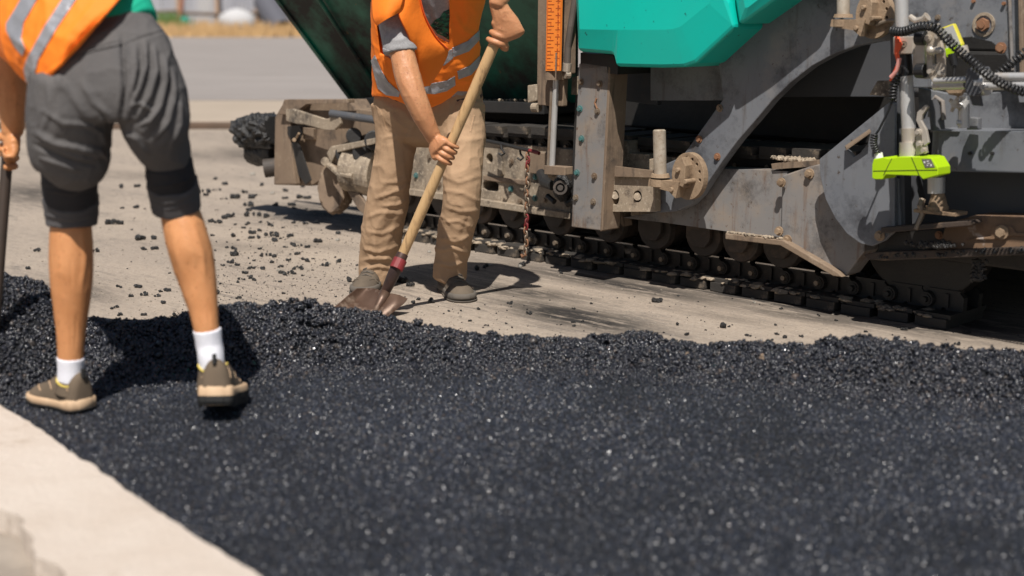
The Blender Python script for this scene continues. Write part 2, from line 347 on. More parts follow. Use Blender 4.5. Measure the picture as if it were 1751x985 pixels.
for (sx, sy, rx, ry, st, sl) in ((985, 542, 130, 19, 1.25, .18), (1330, 514, 280, 17, 1.15, .17), (1060, 487, 230, 13, 1.0, .17), (1400, 545, 200, 9, .8, .14), (900, 500, 130, 12, .9, .12), (1100, 480, 260, 10, .6, .16), (1560, 560, 200, 16, .8, .14), (1640, 552, 190, 22, 1., .16), (560, 366, 90, 16, .9, .05), (420, 265, 60, 12, .7, .05), (55, 330, 90, 18, .8, .03), (330, 265, 60, 10, .5, .02), (720, 470, 60, 16, .5, .1), (380, 420, 120, 9, .35, .05), (860, 470, 80, 14, .45, .15), (230, 300, 120, 8, .4, .03), (120, 500, 80, 22, .7, .05), (560, 420, 70, 8, .3, .08), (1230, 540, 120, 8, .5, .17)):  # tar smears; the patch below the screed paints its shadow on the ground
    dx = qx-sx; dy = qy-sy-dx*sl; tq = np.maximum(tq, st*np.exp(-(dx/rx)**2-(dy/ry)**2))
tar_and_shade[ok] = tq; at = me.attributes.new('tar_and_shade', 'FLOAT', 'POINT'); at.data.foreach_set('value', tar_and_shade.astype(np.float32))
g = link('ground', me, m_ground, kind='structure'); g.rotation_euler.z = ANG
# far strip, kerb edge and grey road beyond
def sheet(name, pts, z, m): 
    me = bpy.data.meshes.new(name); me.from_pydata([(p[0], p[1], z) for p in pts], [], [tuple(range(len(pts)))]); return link(name, me, m, kind='structure')
mb = MBd(); y0 = G(400, 219).y; y1 = G(400, 182).y
mb.box((0, (y0+y1)/2, .035), 60, y1-y0, .07); B(mb, 'concrete_strip', m_strip, kind='structure', bevel=.01)
mb = MBd(); mb.box((0, y0-.07, .03), 60, .13, .06); B(mb, 'kerb_edge', m_curbb, kind='structure', bevel=.012)
sheet('road', [(-60, y1+.002), (60, y1+.002), (60, 70), (-60, 70)], .072, m_road)

# kerb at the lower left
kz = .075
edge = [G(x, y, kz) for x, y in ((-560, 360), (-300, 508), (0, 694), (60, 727), (110, 764), (180, 812), (260, 866), (340, 918), (447, 986), (560, 1066), (700, 1162))]
back = [G(x, y, kz) for x, y in ((520, 1330), (240, 1110), (150, 1030), (112, 990), (92, 962), (66, 950), (52, 915), (34, 884), (12, 872), (-30, 866), (-90, 820), (-200, 760), (-420, 640), (-700, 470))]
def densify(pts, n, amp, seed):
    out = []
    for i in range(len(pts)-1):
        for k in range(n):
            t = k/n; out.append(pts[i].lerp(pts[i+1], t))
    out.append(pts[-1]); a = np.array(out); nn = fbm(a*22, 3, seed); nn2 = fbm(a*22+9, 3, seed+5)
    return [Vector((p.x+nn[i]*amp, p.y+nn2[i]*amp, p.z)) for i, p in enumerate(out)]
mb = MBd(); pe = densify(edge, 14, .006, 1)+densify(back, 8, .012, 2)
mb.prism(pe, Vector((0, 0, -.14))); B(mb, 'kerb', m_kerb, kind='structure', bevel=.007)
# broken ground behind the kerb, a hand lower
def grid_mesh(xs, ys, zf):
    X, Y = np.meshgrid(xs, ys, indexing='ij'); Z = zf(X, Y); v = np.stack([X, Y, Z], -1).reshape(-1, 3); n, m_ = X.shape
    fs = [(i*m_+j, (i+1)*m_+j, (i+1)*m_+j+1, i*m_+j+1) for i in range(n-1) for j in range(m_-1)]
    me = bpy.data.meshes.new('g'); me.from_pydata(v.tolist(), [], fs); return me
me = grid_mesh(np.linspace(-2.6, -.55, 90), np.linspace(1.6, 3.6, 90), lambda X, Y: .020+.012*fbm(np.stack([X*14, Y*14, X*0], -1).reshape(-1, 3), 4, 3).reshape(X.shape))
o = link('verge', me, m_under, kind='structure', smooth=True)

# ------------------------------------------------------------------ fresh mat and pile
mz = .05
TOP = [(-500, 400), (-200, 440), (0, 474), (40, 478), (80, 488), (120, 530), (150, 546), (200, 550), (240, 560), (280, 552), (330, 538), (370, 532), (420, 526), (500, 519), (560, 526), (640, 541), (700, 547), (760, 560), (820, 580), (900, 592), (985, 601), (1030, 592), (1060, 578), (1100, 575), (1150, 590), (1200, 594), (1280, 589), (1340, 594), (1400, 586), (1480, 579), (1560, 589), (1640, 604), (1760, 606), (2000, 600), (2400, 590)]
BOT = [(-500, 720), (-200, 700), (0, 682), (60, 670), (150, 662), (240, 650), (330, 640), (450, 634), (600, 628), (750, 624), (850, 626), (950, 632), (1050, 634), (1150, 644), (1300, 656), (1450, 668), (1600, 682), (1751, 690), (2400, 700)]
ip = lambda a, x: np.interp(x, [p[0] for p in a], [p[1] for p in a])
def pile_profile(c):
    yt, yb = float(ip(TOP, c)), float(ip(BOT, c))
    b = G(c, yb, mz); w = .30+.22*max(0, min(1, (400-c)/400)); 
    dr = b.y+w; r = P(c, yt, dr); r.z = max(r.z, mz+.03)
    e = r.y+max(.12, (r.z)*1.25); ez = G(c, 500); return b, r, e
def pile_point(c, t):
    b, r, e = pile_profile(c)
    if t < 1:
        y = b.y+(r.y-b.y)*t; z = mz+(r.z-mz)*(math.sin((t-.5)*math.pi)*.5+.5)**.62
        z = z if t > 0 else mz
    else:
        s = min(1, t-1); y = r.y+(e-r.y)*s; z = r.z*(1-(math.sin((s-.5)*math.pi)*.5+.5))-.01*s
    x = (c-875.5)/FPX*y/(_cp)*1.0
    d = ray(c, 560); x = d.x/d.y*y
    return (x, y, z)
cs = np.arange(-420, 2300, 8.); ts = np.linspace(0, 2, 34)
V = np.array([[pile_point(c, t) for t in ts] for c in cs]); sh = V.shape[:2]
fl = V.reshape(-1, 3); tt = np.tile(ts, len(cs)); amp = np.sin(np.clip(tt/2, 0, 1)*math.pi)
fl[:, 2] += amp*(fbm(fl*np.array([7, 9, 3]), 4, 4)*.021)
V = fl.reshape(sh[0], sh[1], 3)
Vb = V.copy(); Vb[:, :, 2] -= .006
n_, m_ = sh
me = bpy.data.meshes.new('asphalt_heap'); me.from_pydata(Vb.reshape(-1, 3).tolist(), [], [(i*m_+j, (i+1)*m_+j, (i+1)*m_+j+1, i*m_+j+1) for i in range(n_-1) for j in range(m_-1)])
o = link('asphalt_heap', me, m_mat, kind='stuff', smooth=True); tag(o, 'core of the long black ridge of hot asphalt mix ahead of the fresh mat', 'asphalt')
# mat body: from below the ridge to the camera, bounded by the kerb
edl = [G(x, y, mz) for x, y in ((-560, 372), (-300, 520), (0, 700), (447, 992), (900, 1300))]
rid = [Vector(V[i, 16]) for i in range(0, n_, 6)]
mbnd = [Vector((p.x, p.y, mz)) for p in rid]
pts = mbnd+[Vector((5.0, 5.2, mz)), Vector((5.0, .8, mz)), Vector((edl[-1].x, edl[-1].y, mz))]+[Vector((p.x-.03, p.y, mz)) for p in reversed(edl[:-1])]
mb = MBd(); mb.prism(pts, Vector((0, 0, -.045))); B(mb, 'asphalt_mat', m_mat, kind='structure')

def stone_nodes(name, mtl, n_var=6, sub=1, noise_s=1.3, amp=.75, flat=.75, smooth=False):
    t = bpy.data.node_groups.new(name, 'GeometryNodeTree')
    t.interface.new_socket('Geometry', in_out='INPUT', socket_type='NodeSocketGeometry'); t.interface.new_socket('Geometry', in_out='OUTPUT', socket_type='NodeSocketGeometry')
    N, L = t.nodes, t.links; gi = N.new('NodeGroupInput'); go = N.new('NodeGroupOutput')
    g2i = N.new('GeometryNodeGeometryToInstance')
    for k in range(n_var):
        ic = N.new('GeometryNodeMeshIcoSphere'); ic.inputs['Radius'].default_value = 1; ic.inputs['Subdivisions'].default_value = sub
        sp = N.new('GeometryNodeSetPosition'); ps = N.new('GeometryNodeInputPosition'); nz = N.new('ShaderNodeTexNoise'); nz.inputs['Scale'].default_value = noise_s; nz.noise_dimensions = '4D'; nz.inputs['W'].default_value = k*7.7
        L.new(ps.outputs[0], nz.inputs['Vector'])
        sb = N.new('ShaderNodeVectorMath'); sb.operation = 'SUBTRACT'; L.new(nz.outputs['Color'], sb.inputs[0]); sb.inputs[1].default_value = (.5, .5, .5)
        sc = N.new('ShaderNodeVectorMath'); sc.operation = 'SCALE'; L.new(sb.outputs[0], sc.inputs[0]); sc.inputs['Scale'].default_value = amp*2
        L.new(ic.outputs[0], sp.inputs['Geometry']); L.new(sc.outputs[0], sp.inputs['Offset'])
        tr = N.new('GeometryNodeTransform'); L.new(sp.outputs[0], tr.inputs['Geometry']); tr.inputs['Scale'].default_value = (1, random.uniform(.7, 1), flat)
        sm = N.new('GeometryNodeSetMaterial'); sm.inputs['Material'].default_value = mtl; L.new(tr.outputs[0], sm.inputs[0]); 
        ss = N.new('GeometryNodeSetShadeSmooth'); ss.inputs['Shade Smooth'].default_value = smooth; L.new(sm.outputs[0], ss.inputs[0])
        L.new(ss.outputs[0], g2i.inputs[0])
    io = N.new('GeometryNodeInstanceOnPoints'); L.new(gi.outputs[0], io.inputs['Points']); L.new(g2i.outputs[0], io.inputs['Instance']); io.inputs['Pick Instance'].default_value = True
    for nm, ty, sk in (('srot', 'FLOAT_VECTOR', 'Rotation'), ('sscale', 'FLOAT', 'Scale'), ('sidx', 'INT', 'Instance Index')):
        a = N.new('GeometryNodeInputNamedAttribute'); a.data_type = ty; a.inputs[0].default_value = nm; L.new(a.outputs['Attribute'], io.inputs[sk])
    L.new(io.outputs[0], go.inputs[0]); return t
def stones(name, pts, rad, mtl, label, cat, tree):
    me = bpy.data.meshes.new(name); me.vertices.add(len(pts)); me.vertices.foreach_set('co', np.asarray(pts, np.float32).ravel())
    a = me.attributes.new('srot', 'FLOAT_VECTOR', 'POINT'); a.data.foreach_set('vector', rng.uniform(0, 6.28, (len(pts), 3)).astype(np.float32).ravel())
    a = me.attributes.new('sscale', 'FLOAT', 'POINT'); a.data.foreach_set('value', np.asarray(rad, np.float32))
    a = me.attributes.new('sidx', 'INT', 'POINT'); a.data.foreach_set('value', rng.integers(0, 6, len(pts)).astype(np.int32))
    me.update(); me.materials.append(mtl); o = bpy.data.objects.new(name, me); C.objects.link(o)
    md = o.modifiers.new('stones', 'NODES'); md.node_group = tree; o['kind'] = 'stuff'
    if label: tag(o, label, cat)
    return o
t_st = stone_nodes('stones_heap', m_stone, sub=2, amp=.95, noise_s=1.6, smooth=True); t_st2 = stone_nodes('stones_mat', m_stone2, sub=1, amp=.6, flat=.85)
# heap stones
NP = 72000 
ci = rng.uniform(0, n_-1.001, NP*3); ti = rng.uniform(0, m_-1.001, NP*3)
i0, j0 = ci.astype(int), ti.astype(int); fi, fj = (ci-i0)[:, None], (ti-j0)[:, None]
pp = V[i0, j0]*(1-fi)*(1-fj)+V[i0+1, j0]*fi*(1-fj)+V[i0, j0+1]*(1-fi)*fj+V[i0+1, j0+1]*fi*fj
# cell area weighting
ar = np.linalg.norm(np.cross(V[i0+1, j0]-V[i0, j0], V[i0, j0+1]-V[i0, j0]), axis=1); keep = rng.random(len(ar)) < ar/ar.max()*2.6
px_, _ = to_px(pp); keep &= (px_ > -90) & (px_ < 2200); pp = pp[keep][:NP]
rr = .0034+.0040*rng.random(len(pp))**2; big = rng.random(len(pp)) < .03; rr[big] *= rng.uniform(1.4, 2.2, big.sum())
pp[:, 2] += rng.normal(0, .003, len(pp))+np.where(big, .003, 0)
stones('asphalt_heap_stones', pp, rr, m_stone, 'long uneven ridge of loose black hot asphalt mix crossing the picture below the paver', 'asphalt mix', t_st)
# sticky clumps riding on the ridge
cl = []; cr = []
for _ in range(210):
    c = random.choice((random.uniform(-60, 1820), random.gauss(1075, 40), random.gauss(1500, 70), random.gauss(560, 120))); t_ = random.gauss(1.02, .22) if random.random() < .6 else random.uniform(.15, 1.9); t_ = min(1.95, max(.05, t_)); q0 = Vector(pile_point(c, t_)); R0 = random.uniform(.012, .026)
    for _k in range(int(30*R0/.015)):
        d = Vector((random.gauss(0, 1), random.gauss(0, 1), abs(random.gauss(0, .8)))); d.normalize(); cl.append(tuple(q0+d*R0*random.uniform(.55, 1.0)*(1 if d.z > 0 else 1))); cr.append(random.uniform(.0034, .0062))
stones('asphalt_clumps', np.array(cl), np.array(cr), m_stone, 'sticky raised clumps of hot mix along the crest of the asphalt ridge', 'asphalt mix', t_st)
# crumbs fringe behind the ridge top and in front of its foot
fr = []
for _ in range(7500):
    c = rng.uniform(-60, 1820); b, r, e = pile_profile(c)
    if rng.random() < .55: y = b.y-abs(rng.normal(0, .07)); z = mz+.003
    else: y = e+abs(rng.normal(0, .05)); z = .003
    d = ray(c, 560); fr.append((d.x/d.y*y, y, z))
fr = np.array(fr)
stones('asphalt_crumbs', fr, .0032+.0045*rng.random(len(fr))**2, m_stone, 'fine black crumbs fringing the asphalt ridge', 'asphalt crumbs', t_st)
# mat stones, jittered grid over the visible mat
def mat_pts(y0, y1, sp):
    ys = np.arange(y0, y1, sp); out = []
    for y in ys:
        hw = y*.36+.05; xs = np.arange(-hw, hw+.45, sp); out.append(np.stack([xs, np.full_like(xs, y)], -1))
    a = np.concatenate(out); a += rng.uniform(-.6*sp, .6*sp, a.shape); return a
a = mat_pts(2.62, 4.75, .0064)
# left of kerb edge out
ex, ey = np.array([p.x for p in edl]), np.array([p.y for p in edl]); o_ = np.argsort(ey)
kx = np.interp(a[:, 1], ey[o_], ex[o_]); a = a[a[:, 0] > kx-.004]
cpx = 875.5+FPX*a[:, 0]/a[:, 1]*_cp; by = np.interp(cpx, cs, [pile_profile(c)[0].y for c in cs]); a = a[a[:, 1] < by+.04]
clump = None
pm = np.concatenate([a, np.full((len(a), 1), mz)], 1); pm[:, 2] += rng.normal(0, .0015, len(pm))-.0006
undul = fbm(pm*np.array([3.5, 3.5, 1]), 3, 9); rr = (.0027+.0026*rng.random(len(pm))**3)*(1+.22*undul)
stones('mat_stones', pm, rr, m_stone2, None, None, t_st2)
bpy.data.objects['mat_stones']['label'] = 'pressed black stone surface of the fresh asphalt mat'

# ================================================================== FAR BACKGROUND
m_sheet = mat('pale_corrugated_sheet', (.50, .50, .53), .6, .1, (.27, .27, .30), .7, .9, stretch=(1, 1, .3), dirt=(.5, .48, .46), dsc=.8, dlo=.5, dhi=.7)
m_post = mat('weathered_timber_post', (.52, .36, .25), .9, 0, (.36, .23, .15), .5, 4)
m_rail2 = mat('dark_timber_rail', (.14, .10, .07), .9)
m_grass = mat('dry_grass', (.55, .36, .17), .95, 0, (.42, .26, .12), .6, 3)
m_gweed = mat('green_weeds', (.10, .17, .04), .9)
m_bag = mat('white_bag', (.48, .47, .46), .8, 0, (.45, .45, .46), .6, 3)
m_pipe = mat('dark_plastic_pipe', (.10, .10, .115), .5)
m_rustp = mat('rusty_post_paint', (.36, .15, .09), .8)
fy = G(400, 64).y
t = thing('fence', 'pale corrugated metal fence with timber posts and dark rails behind the road', 'fence', (0, fy, 0))
x0 = P(-260, 30, fy).x; x1 = P(1100, 30, fy).x; k = 0; x = x0
while x < x1:
    w = 1.05; mb = MBd(); pr = []
    for q in range(15): pr.append(Vector((x+w*q/14*.985, fy+.35+(.03 if q % 2 else 0)+.02*math.sin(k*3), .05)))
    top = 2.3+.25*math.sin(k*2.1)
    vs = pr+[p+Vector((0, 0, top)) for p in pr]; vs += [p+Vector((0, .012, 0)) for p in vs]
    fs = []
    for q in range(14): fs += [(q, q+1, 15+q+1, 15+q), (30+q+1, 30+q, 45+q, 45+q+1), (15+q, 16+q, 46+q, 45+q)]
    fs += [(0, 15, 45, 30), (14, 44, 59, 29)]
    mb.add(vs, fs); B(mb, 'panel', m_sheet, t); x += w; k += 1
for pxx in (-120, -55, 12, 78, 150, 228, 305, 371, 439, 507, 575, 640): 
    mb = MBd(); a = P(pxx, 40, fy); h = 2.0+.2*random.random(); mb.cyl((a.x, fy, -.1), (a.x+.03, fy, h), .085, .075, 10); B(mb, 'post', m_post, t)
for k, pxx in enumerate((-55, 78, 228, 371, 507)):
    a = P(pxx-67, 22, fy); b = P(pxx+76, 19+3*(k % 2), fy); mb = MBd(); mb.tube([a+Vector((0, -.1, 0)), (a+b)/2+Vector((0, -.1, -.06)), b+Vector((0, -.1, 0))], .06); B(mb, 'rail', m_rail2, t)
# slanting painted stake in front of the fence
mb = MBd(); mb.cyl(P(303, 58, fy-1.2), P(316, -25, fy-1.2), .07); o = B(mb, 'stake', m_rustp); tag(o, 'leaning rusty red stake in front of the fence at the left', 'stake')
# dry grass tufts along the fence foot
V_, F_ = [], []
for q in range(5200):
    px0 = random.uniform(-60, 700); yy = fy-random.uniform(.0, 3.2); a = P(px0, 60, yy); h = random.uniform(.15, .6)*(1.25-.2*(fy-yy)/3); dx = random.uniform(-.2, .2); w = random.uniform(.02, .05)
    o_ = len(V_); V_ += [(a.x-w, yy, 0.05), (a.x+w, yy, .05), (a.x+dx, yy+random.uniform(-.1, .1), h+.05)]; F_ += [(o_, o_+1, o_+2)]
me = bpy.data.meshes.new('dry_grass'); me.from_pydata(V_, [], F_); o = link('dry_grass', me, m_grass, kind='stuff', fixn=False); tag(o, 'dry golden grass along the foot of the far fence', 'grass')
V_, F_ = [], []
for q in range(900):
    px0 = random.gauss(293, 13); yy = fy-random.uniform(.6, 1.6); a = P(px0, 60, yy); h = random.uniform(.3, 1.0); dx = random.uniform(-.2, .2); w = random.uniform(.03, .07)
    o_ = len(V_); V_ += [(a.x-w, yy, 0.05), (a.x+w, yy, .05), (a.x+dx, yy+random.uniform(-.1, .1), h)]; F_ += [(o_, o_+1, o_+2)]
me = bpy.data.meshes.new('weeds'); me.from_pydata(V_, [], F_); o = link('green_weeds', me, m_gweed, kind='stuff', fixn=False); tag(o, 'green weeds at the left end of the far fence', 'weeds')
# white sack, grey tub, leaning pipe, small teal can
mb = MBd(); a = G(405, 62); yy = fy-.8; c = P(405, 45, yy); mb.ico((c.x, yy, .55), .62, 2, 3, .18, (1.15, .8, .85)); o = B(mb, 'sack', m_bag, smooth=True); tag(o, 'bulging white sack leaning on the far fence', 'sack')
mb = MBd(); c = P(425, 52, fy-1.0); mb.cyl((c.x, fy-1, 0.05), (c.x, fy-1, .45), .38, .45, 18); o = B(mb, 'tub', m_pipe); tag(o, 'round dark tub beside the white sack at the far fence', 'tub')
t2 = thing('pipe', 'big dark plastic pipe leaning against the far fence', 'pipe', (0, 0, 0))
mb = MBd(); a, b = P(452, 2, fy-.3), P(484, 52, fy-1.8); mb.ringtube(a, b, .42, .37, 22); B(mb, 'pipe_wall', m_pipe, t2)
mb = MBd(); d = (a-b).normalized(); mb.cyl(b+d*.25, b+d*.3, .37, n=22); B(mb, 'plug', m_black, t2)
mb = MBd(); c = P(316, 40, fy-1.3); mb.cyl((c.x, fy-1.3, .35), (c.x, fy-1.3, .75), .17, n=14); mb.cyl((c.x, fy-1.3, .03), (c.x, fy-1.3, .35), .03); o = B(mb, 'can', m_teal); tag(o, 'small teal can on a peg near the far fence', 'can')

# ================================================================== THE PAVER
pv = thing('asphalt_paver', 'teal and grey asphalt paver on crawler tracks with a dark green hopper', 'paver', (MB0.x, MB0.y, 0))
def plate(name, px, v, t, m, parent=pv, bevel=.003, holes=(), v2=None, kind=None, label=None):
    """outline given on the paver's side plane at sideways offset v, thickness t away from the camera"""
    mb = MBd(); mb.prism([M(x, y, v) for x, y in px], VD*t, [[M(x, y, v) for x, y in h] for h in holes])
    o = B(mb, name, m, parent, kind, bevel)
    if label: o['label'] = label
    return o
def ell(cx, cy, rx, ry, n=16, a0=0, a1=2*math.pi):
    return [(cx+rx*math.cos(a0+(a1-a0)*k/n), cy+ry*math.sin(a0+(a1-a0)*k/n)) for k in range(n)]
def arc(cx, cy, rx, ry, a0, a1, n=10):
    return [(cx+rx*math.cos(math.radians(a0+(a1-a0)*k/n)), cy+ry*math.sin(math.radians(a0+(a1-a0)*k/n))) for k in range(n+1)]
def bolt(px, py, v, r=.011, m=None, parent=pv, h=.012, washer=True):
    c = M(px, py, v); mb = MBd(); 
    if washer: mb.cyl(c, c-VD*h*.3, r*1.5, n=14)
    mb.cyl(c, c-VD*h, r, n=6); return B(mb, 'bolt', m or m_bsteel, parent)

# --- body core (dark)
mb = MBd(); u0, z0 = Muz(1745, 540, .3); u1, _ = Muz(640, 300, .3)
mb.mbox(-.9, u1, .55, 2.1, .16, .62); mb.mbox(-.9, 1.75, .42, 2.3, .60, .98); mb.mbox(-1.0, 1.55, .50, 2.2, .98, 2.0); B(mb, 'chassis', m_black, pv, bevel=.01)
# far track as one mass behind (in the dark)
mb = MBd(); mb.mbox(.0, u1-.1, 2.15, 2.45, .0, .58); B(mb, 'far_track', m_trackm, pv, bevel=.05)
# --- hopper
vb, vt = .28, -.24
c0, c1, c2, c3 = M(601, 172, vb), M(405, -92, vt), M(985, -92, vt), M(985, 176, vb)
nrm = (c1-c0).cross(c3-c0).normalized(); nrm = nrm if nrm.dot(VD) > 0 else -nrm
mb = MBd(); mb.prism([c0, c1, c2, c3], nrm*.02); hop = B(mb, 'hopper', m_dgreen, pv, bevel=.003)
mb = MBd(); back = Vector((0, 0, 0)); mb.prism([c0+nrm*.02, c3+nrm*.02, c3+VD*2.0, c0+VD*2.0], Vector((0, 0, .02))); B(mb, 'floor', m_dgreen, hop)
mb = MBd(); far = VD*3.2; mb.prism([c0+VD*2.0, c1+VD*3.2, c2+VD*3.2, c3+VD*2.0], VD*-.02); B(mb, 'far_wall', m_dgreen, hop)
mb = MBd(); e = (c0-c1).normalized(); mb.prism([c0-nrm*.012, c1-nrm*.012, c1+UD*-.03-nrm*.012, c0+UD*-.03-nrm*.012], nrm*.012); B(mb, 'edge_strip', m_dgreen, hop)
for tt_, w in ():                                  # stiffening ribs along the wing
    a = c0.lerp(c1, tt_); b = c3.lerp(c2, tt_); dd = (c1-c0).normalized()*w
    mb = MBd(); mb.prism([a-nrm*.03, b-nrm*.03, b-nrm*.03+dd, a-nrm*.03+dd], nrm*.032); B(mb, 'rib', m_dgreen, hop, bevel=.012)
for tt_ in (.42,):                                                        # bent-up seam near the front
    a = c0.lerp(c3, .18); b = c1.lerp(c2, .18); mb = MBd(); mb.tube([a-nrm*.01, b-nrm*.01], .012); B(mb, 'seam', m_dgreen, hop)
plate('running_board', [(600, 170), (640, 166), (930, 176), (930, 196), (640, 186), (600, 180)], .10, .45, m_black, bevel=.004)
# --- crawler track
tr = bpy.data.objects.new('track', None); C.objects.link(tr); tr.parent = pv
def TU(px, v=0.): return Muz(px, 420, v)[0]
uA = TU(655); uB = TU(1600); pitch = .155
n_l = int((uA-uB)/pitch)
def link_mesh():
    mb = MBd(); L_ = pitch*.5
    pr = [(-L_*.95, .068), (-L_*.6, .058), (-L_*.15, .075), (L_*.3, .058), (L_*.9, .062), (L_*1.0, .10), (L_*.8, .125), (-L_*.8, .125), (-L_*1.0, .10)]
    p = [UD*a+Vector((0, 0, b)) for a, b in pr]; mb.prism(p, VD*.035)
    return mb.mesh('link')
shade_tarred = {}
def make_link(u, z, flip, first=[None, None, None, None, None]):
    mats = (m_trackm, m_pad, m_rail, m_bsteel)
    if first[0] is None:
        a = MBd(); L_ = pitch*.5
        for vv in (.085, .20):
            pr = [(-L_*.98, .055), (-L_*.2, .050), (0, .062), (L_*.25, .050), (L_*.98, .055), (L_*1.04, .10), (L_*.7, .124), (-L_*.75, .124), (-L_*1.0, .105)]
            a.prism([UD*x+VD*vv+Vector((0, 0, y)) for x, y in pr], VD*.03)
        a.box(UD*(-.1*pitch)+Vector((0, 0, .09))+VD*.08, .014, .012, .05, UD, VD); first[0] = a.mesh('link_plate'); first[0].materials.append(m_trackm)
        a = MBd(); X = UD
        a.box(VD*.145+Vector((0, 0, .043)), pitch*.93, .27, .016, UD, VD); a.box(VD*.145+UD*pitch*.36+Vector((0, 0, .025)), .016, .27, .032, UD, VD)
        a.box(VD*.14+Vector((0, 0, .018)), pitch*.80, .285, .034, UD, VD); first[1] = a.mesh('shoe'); first[1].materials.append(m_pad)
        a = MBd(); a.box(VD*.10+Vector((0, 0, .126)), pitch*.82, .032, .006, UD, VD); first[2] = a.mesh('rail_strip'); first[2].materials.append(m_rail)
        a = MBd(); c = UD*(.40*pitch)+Vector((0, 0, .087))
        a.cyl(c+VD*.086, c+VD*.064, .030, .027, 16); a.cyl(c+VD*.065, c+VD*.060, .020, .020, 14); a.cyl(c+VD*.062, c+VD*.050, .0105, .009, 8); first[3] = a.mesh('bushing'); first[3].materials.append(m_trackm)
        a = MBd(); c = UD*(.40*pitch)+Vector((0, 0, .087)); a.cyl(c+VD*.062, c+VD*.047, .0125, .010, 8)
        first[4] = a.mesh('pin'); first[4].materials.append(m_bsteel)
        for m_ in (first[0], first[1], first[3]):
            bm = bmesh.new(); bm.from_mesh(m_); bmesh.ops.recalc_face_normals(bm, faces=bm.faces); bm.to_mesh(m_); bm.free()
    for nm, me_ in zip(('link_plate', 'shoe', 'rail_strip', 'bushing', 'pin'), first):
        if flip and nm == 'rail_strip': continue
        if u < TU(1468): me_ = shade_tarred.setdefault(nm, me_.copy()); me_.materials[0] = m_black  # rear links blackened: tar plus the screed's deep shade put into the colour
        o = bpy.data.objects.new(nm, me_); C.objects.link(o); o.parent = tr
        p = Wm(u, 0, z)-root_loc(tr)
        if flip: o.matrix_basis = Matrix.Translation(p)@Matrix.Scale(-1, 4, Vector((0, 0, 1)))
        else: o.location = p
        if nm == 'shoe':
            o.location = o.location+Vector((0, 0, random.uniform(0, .004)))-VD*random.uniform(0, .012)
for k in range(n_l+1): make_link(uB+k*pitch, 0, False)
uT = TU(1560); zt = .615
k = 0
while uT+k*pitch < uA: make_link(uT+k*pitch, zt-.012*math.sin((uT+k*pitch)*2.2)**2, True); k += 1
# dirt caked along the shoes
mb = MBd()
for q in range(260):
    u = random.uniform(uB, uA); c = Wm(u, random.uniform(-.012, .06), random.uniform(.04, .052)); mb.ico(c, random.uniform(.008, .022), 1, q, .5, (1.3, 1, .45))
o = B(mb, 'caked_dirt', m_dusty, tr, kind='stuff')
# rollers
for rx, ry in ((700, 350), (762, 358), (822, 362), (880, 366), (957, 374), (1043, 386), (1121, 396), (1204, 408), (1268, 418), (1338, 430)):
    u, _ = Muz(rx, ry, .08); c = Wm(u, 0, .128+.083); mb = MBd()
    mb.cyl(c+VD*.07, c+VD*.10, .088, .096, 28); mb.cyl(c+VD*.10, c+VD*.21, .083, n=28); mb.cyl(c+VD*.07, c+VD*.055, .055, .05, 20); mb.cyl(c+VD*.055, c+VD*.045, .022, n=8)
    r = B(mb, 'roller', m_roller, tr, bevel=.003)
    mb = MBd(); pr = [(-.062, .10), (.062, .10), (.062, -.01), (.035, -.045), (-.035, -.045), (-.062, -.01)]
    mb.prism([c+UD*a+VD*.035+Vector((0, 0, b)) for a, b in pr], VD*.022); B(mb, 'roller_bracket', m_roller, tr, bevel=.004)
# front idler and sprocket
c = Wm(uA-.02, .14, .33); mb = MBd(); mb.cyl(c-VD*.05, c+VD*.05, .26, n=32); mb.cyl(c-VD*.08, c-VD*.05, .10, .12, 20); B(mb, 'idler_wheel', m_roller, tr, bevel=.01)
c = Wm(uB+.1, .14, .33); mb = MBd(); mb.cyl(c-VD*.05, c+VD*.05, .26, n=32); B(mb, 'drive_sprocket', m_black, tr, bevel=.01)
# --- side frame
sf = plate('side_frame', [(575, 236), (640, 236), (830, 243), (905, 249), (985, 256), (1075, 262), (1180, 272), (1180, 376), (1100, 372), (985, 368), (905, 354), (822, 341), (690, 322), (600, 306), (560, 290)], .03, .14, m_dusty, holes=[ell(837, 271, 6, 9), [(826, 312), (832, 309), (848, 311), (853, 315), (852, 326), (846, 328), (830, 326), (825, 322)], [(1081, 286), (1108, 288), (1108, 300), (1081, 297)]])
plate('side_flange', [(690, 322), (822, 341), (905, 354), (980, 366), (980, 376), (905, 365), (822, 352), (690, 332)], .0, .05, m_dusty, bevel=.004)
plate('side_step', [(826, 300), (905, 309), (905, 318), (826, 308)], .02, .012, m_brown, sf)
plate('cover_block', [(958, 254), (985, 256), (985, 316), (958, 312)], -.03, .06, m_dusty, sf)
plate('cover_block', [(1056, 240), (1072, 241), (1074, 262), (1110, 264), (1110, 290), (1056, 286)], -.05, .08, m_dusty, sf)
plate('bracket', [(905, 262), (940, 262), (940, 300), (905, 296)], .005, .025, m_brown, sf)
for x, y, tl in ((916, 269, 1), (916, 302, 1), (874, 323, 1), (915, 339, 1), (932, 342, 0), (875, 276, 0), (858, 262, 0), (700, 262, 0), (735, 268, 0), (712, 300, 1), (752, 315, 0), (890, 345, 0), (800, 272, 0), (808, 330, 1), (640, 268, 0)):
    bolt(x, y, .03, .010, m_bteal if tl else m_bsteel, sf)
for (x0_, y0_, x1_, y1_) in ((850, 262, 858, 300), (940, 252, 946, 300), (790, 256, 792, 330)):   # welded ribs
    plate('rib', [(x0_, y0_), (x1_, y0_), (x1_, y1_), (x0_, y1_)], .012, .02, m_dusty, sf)
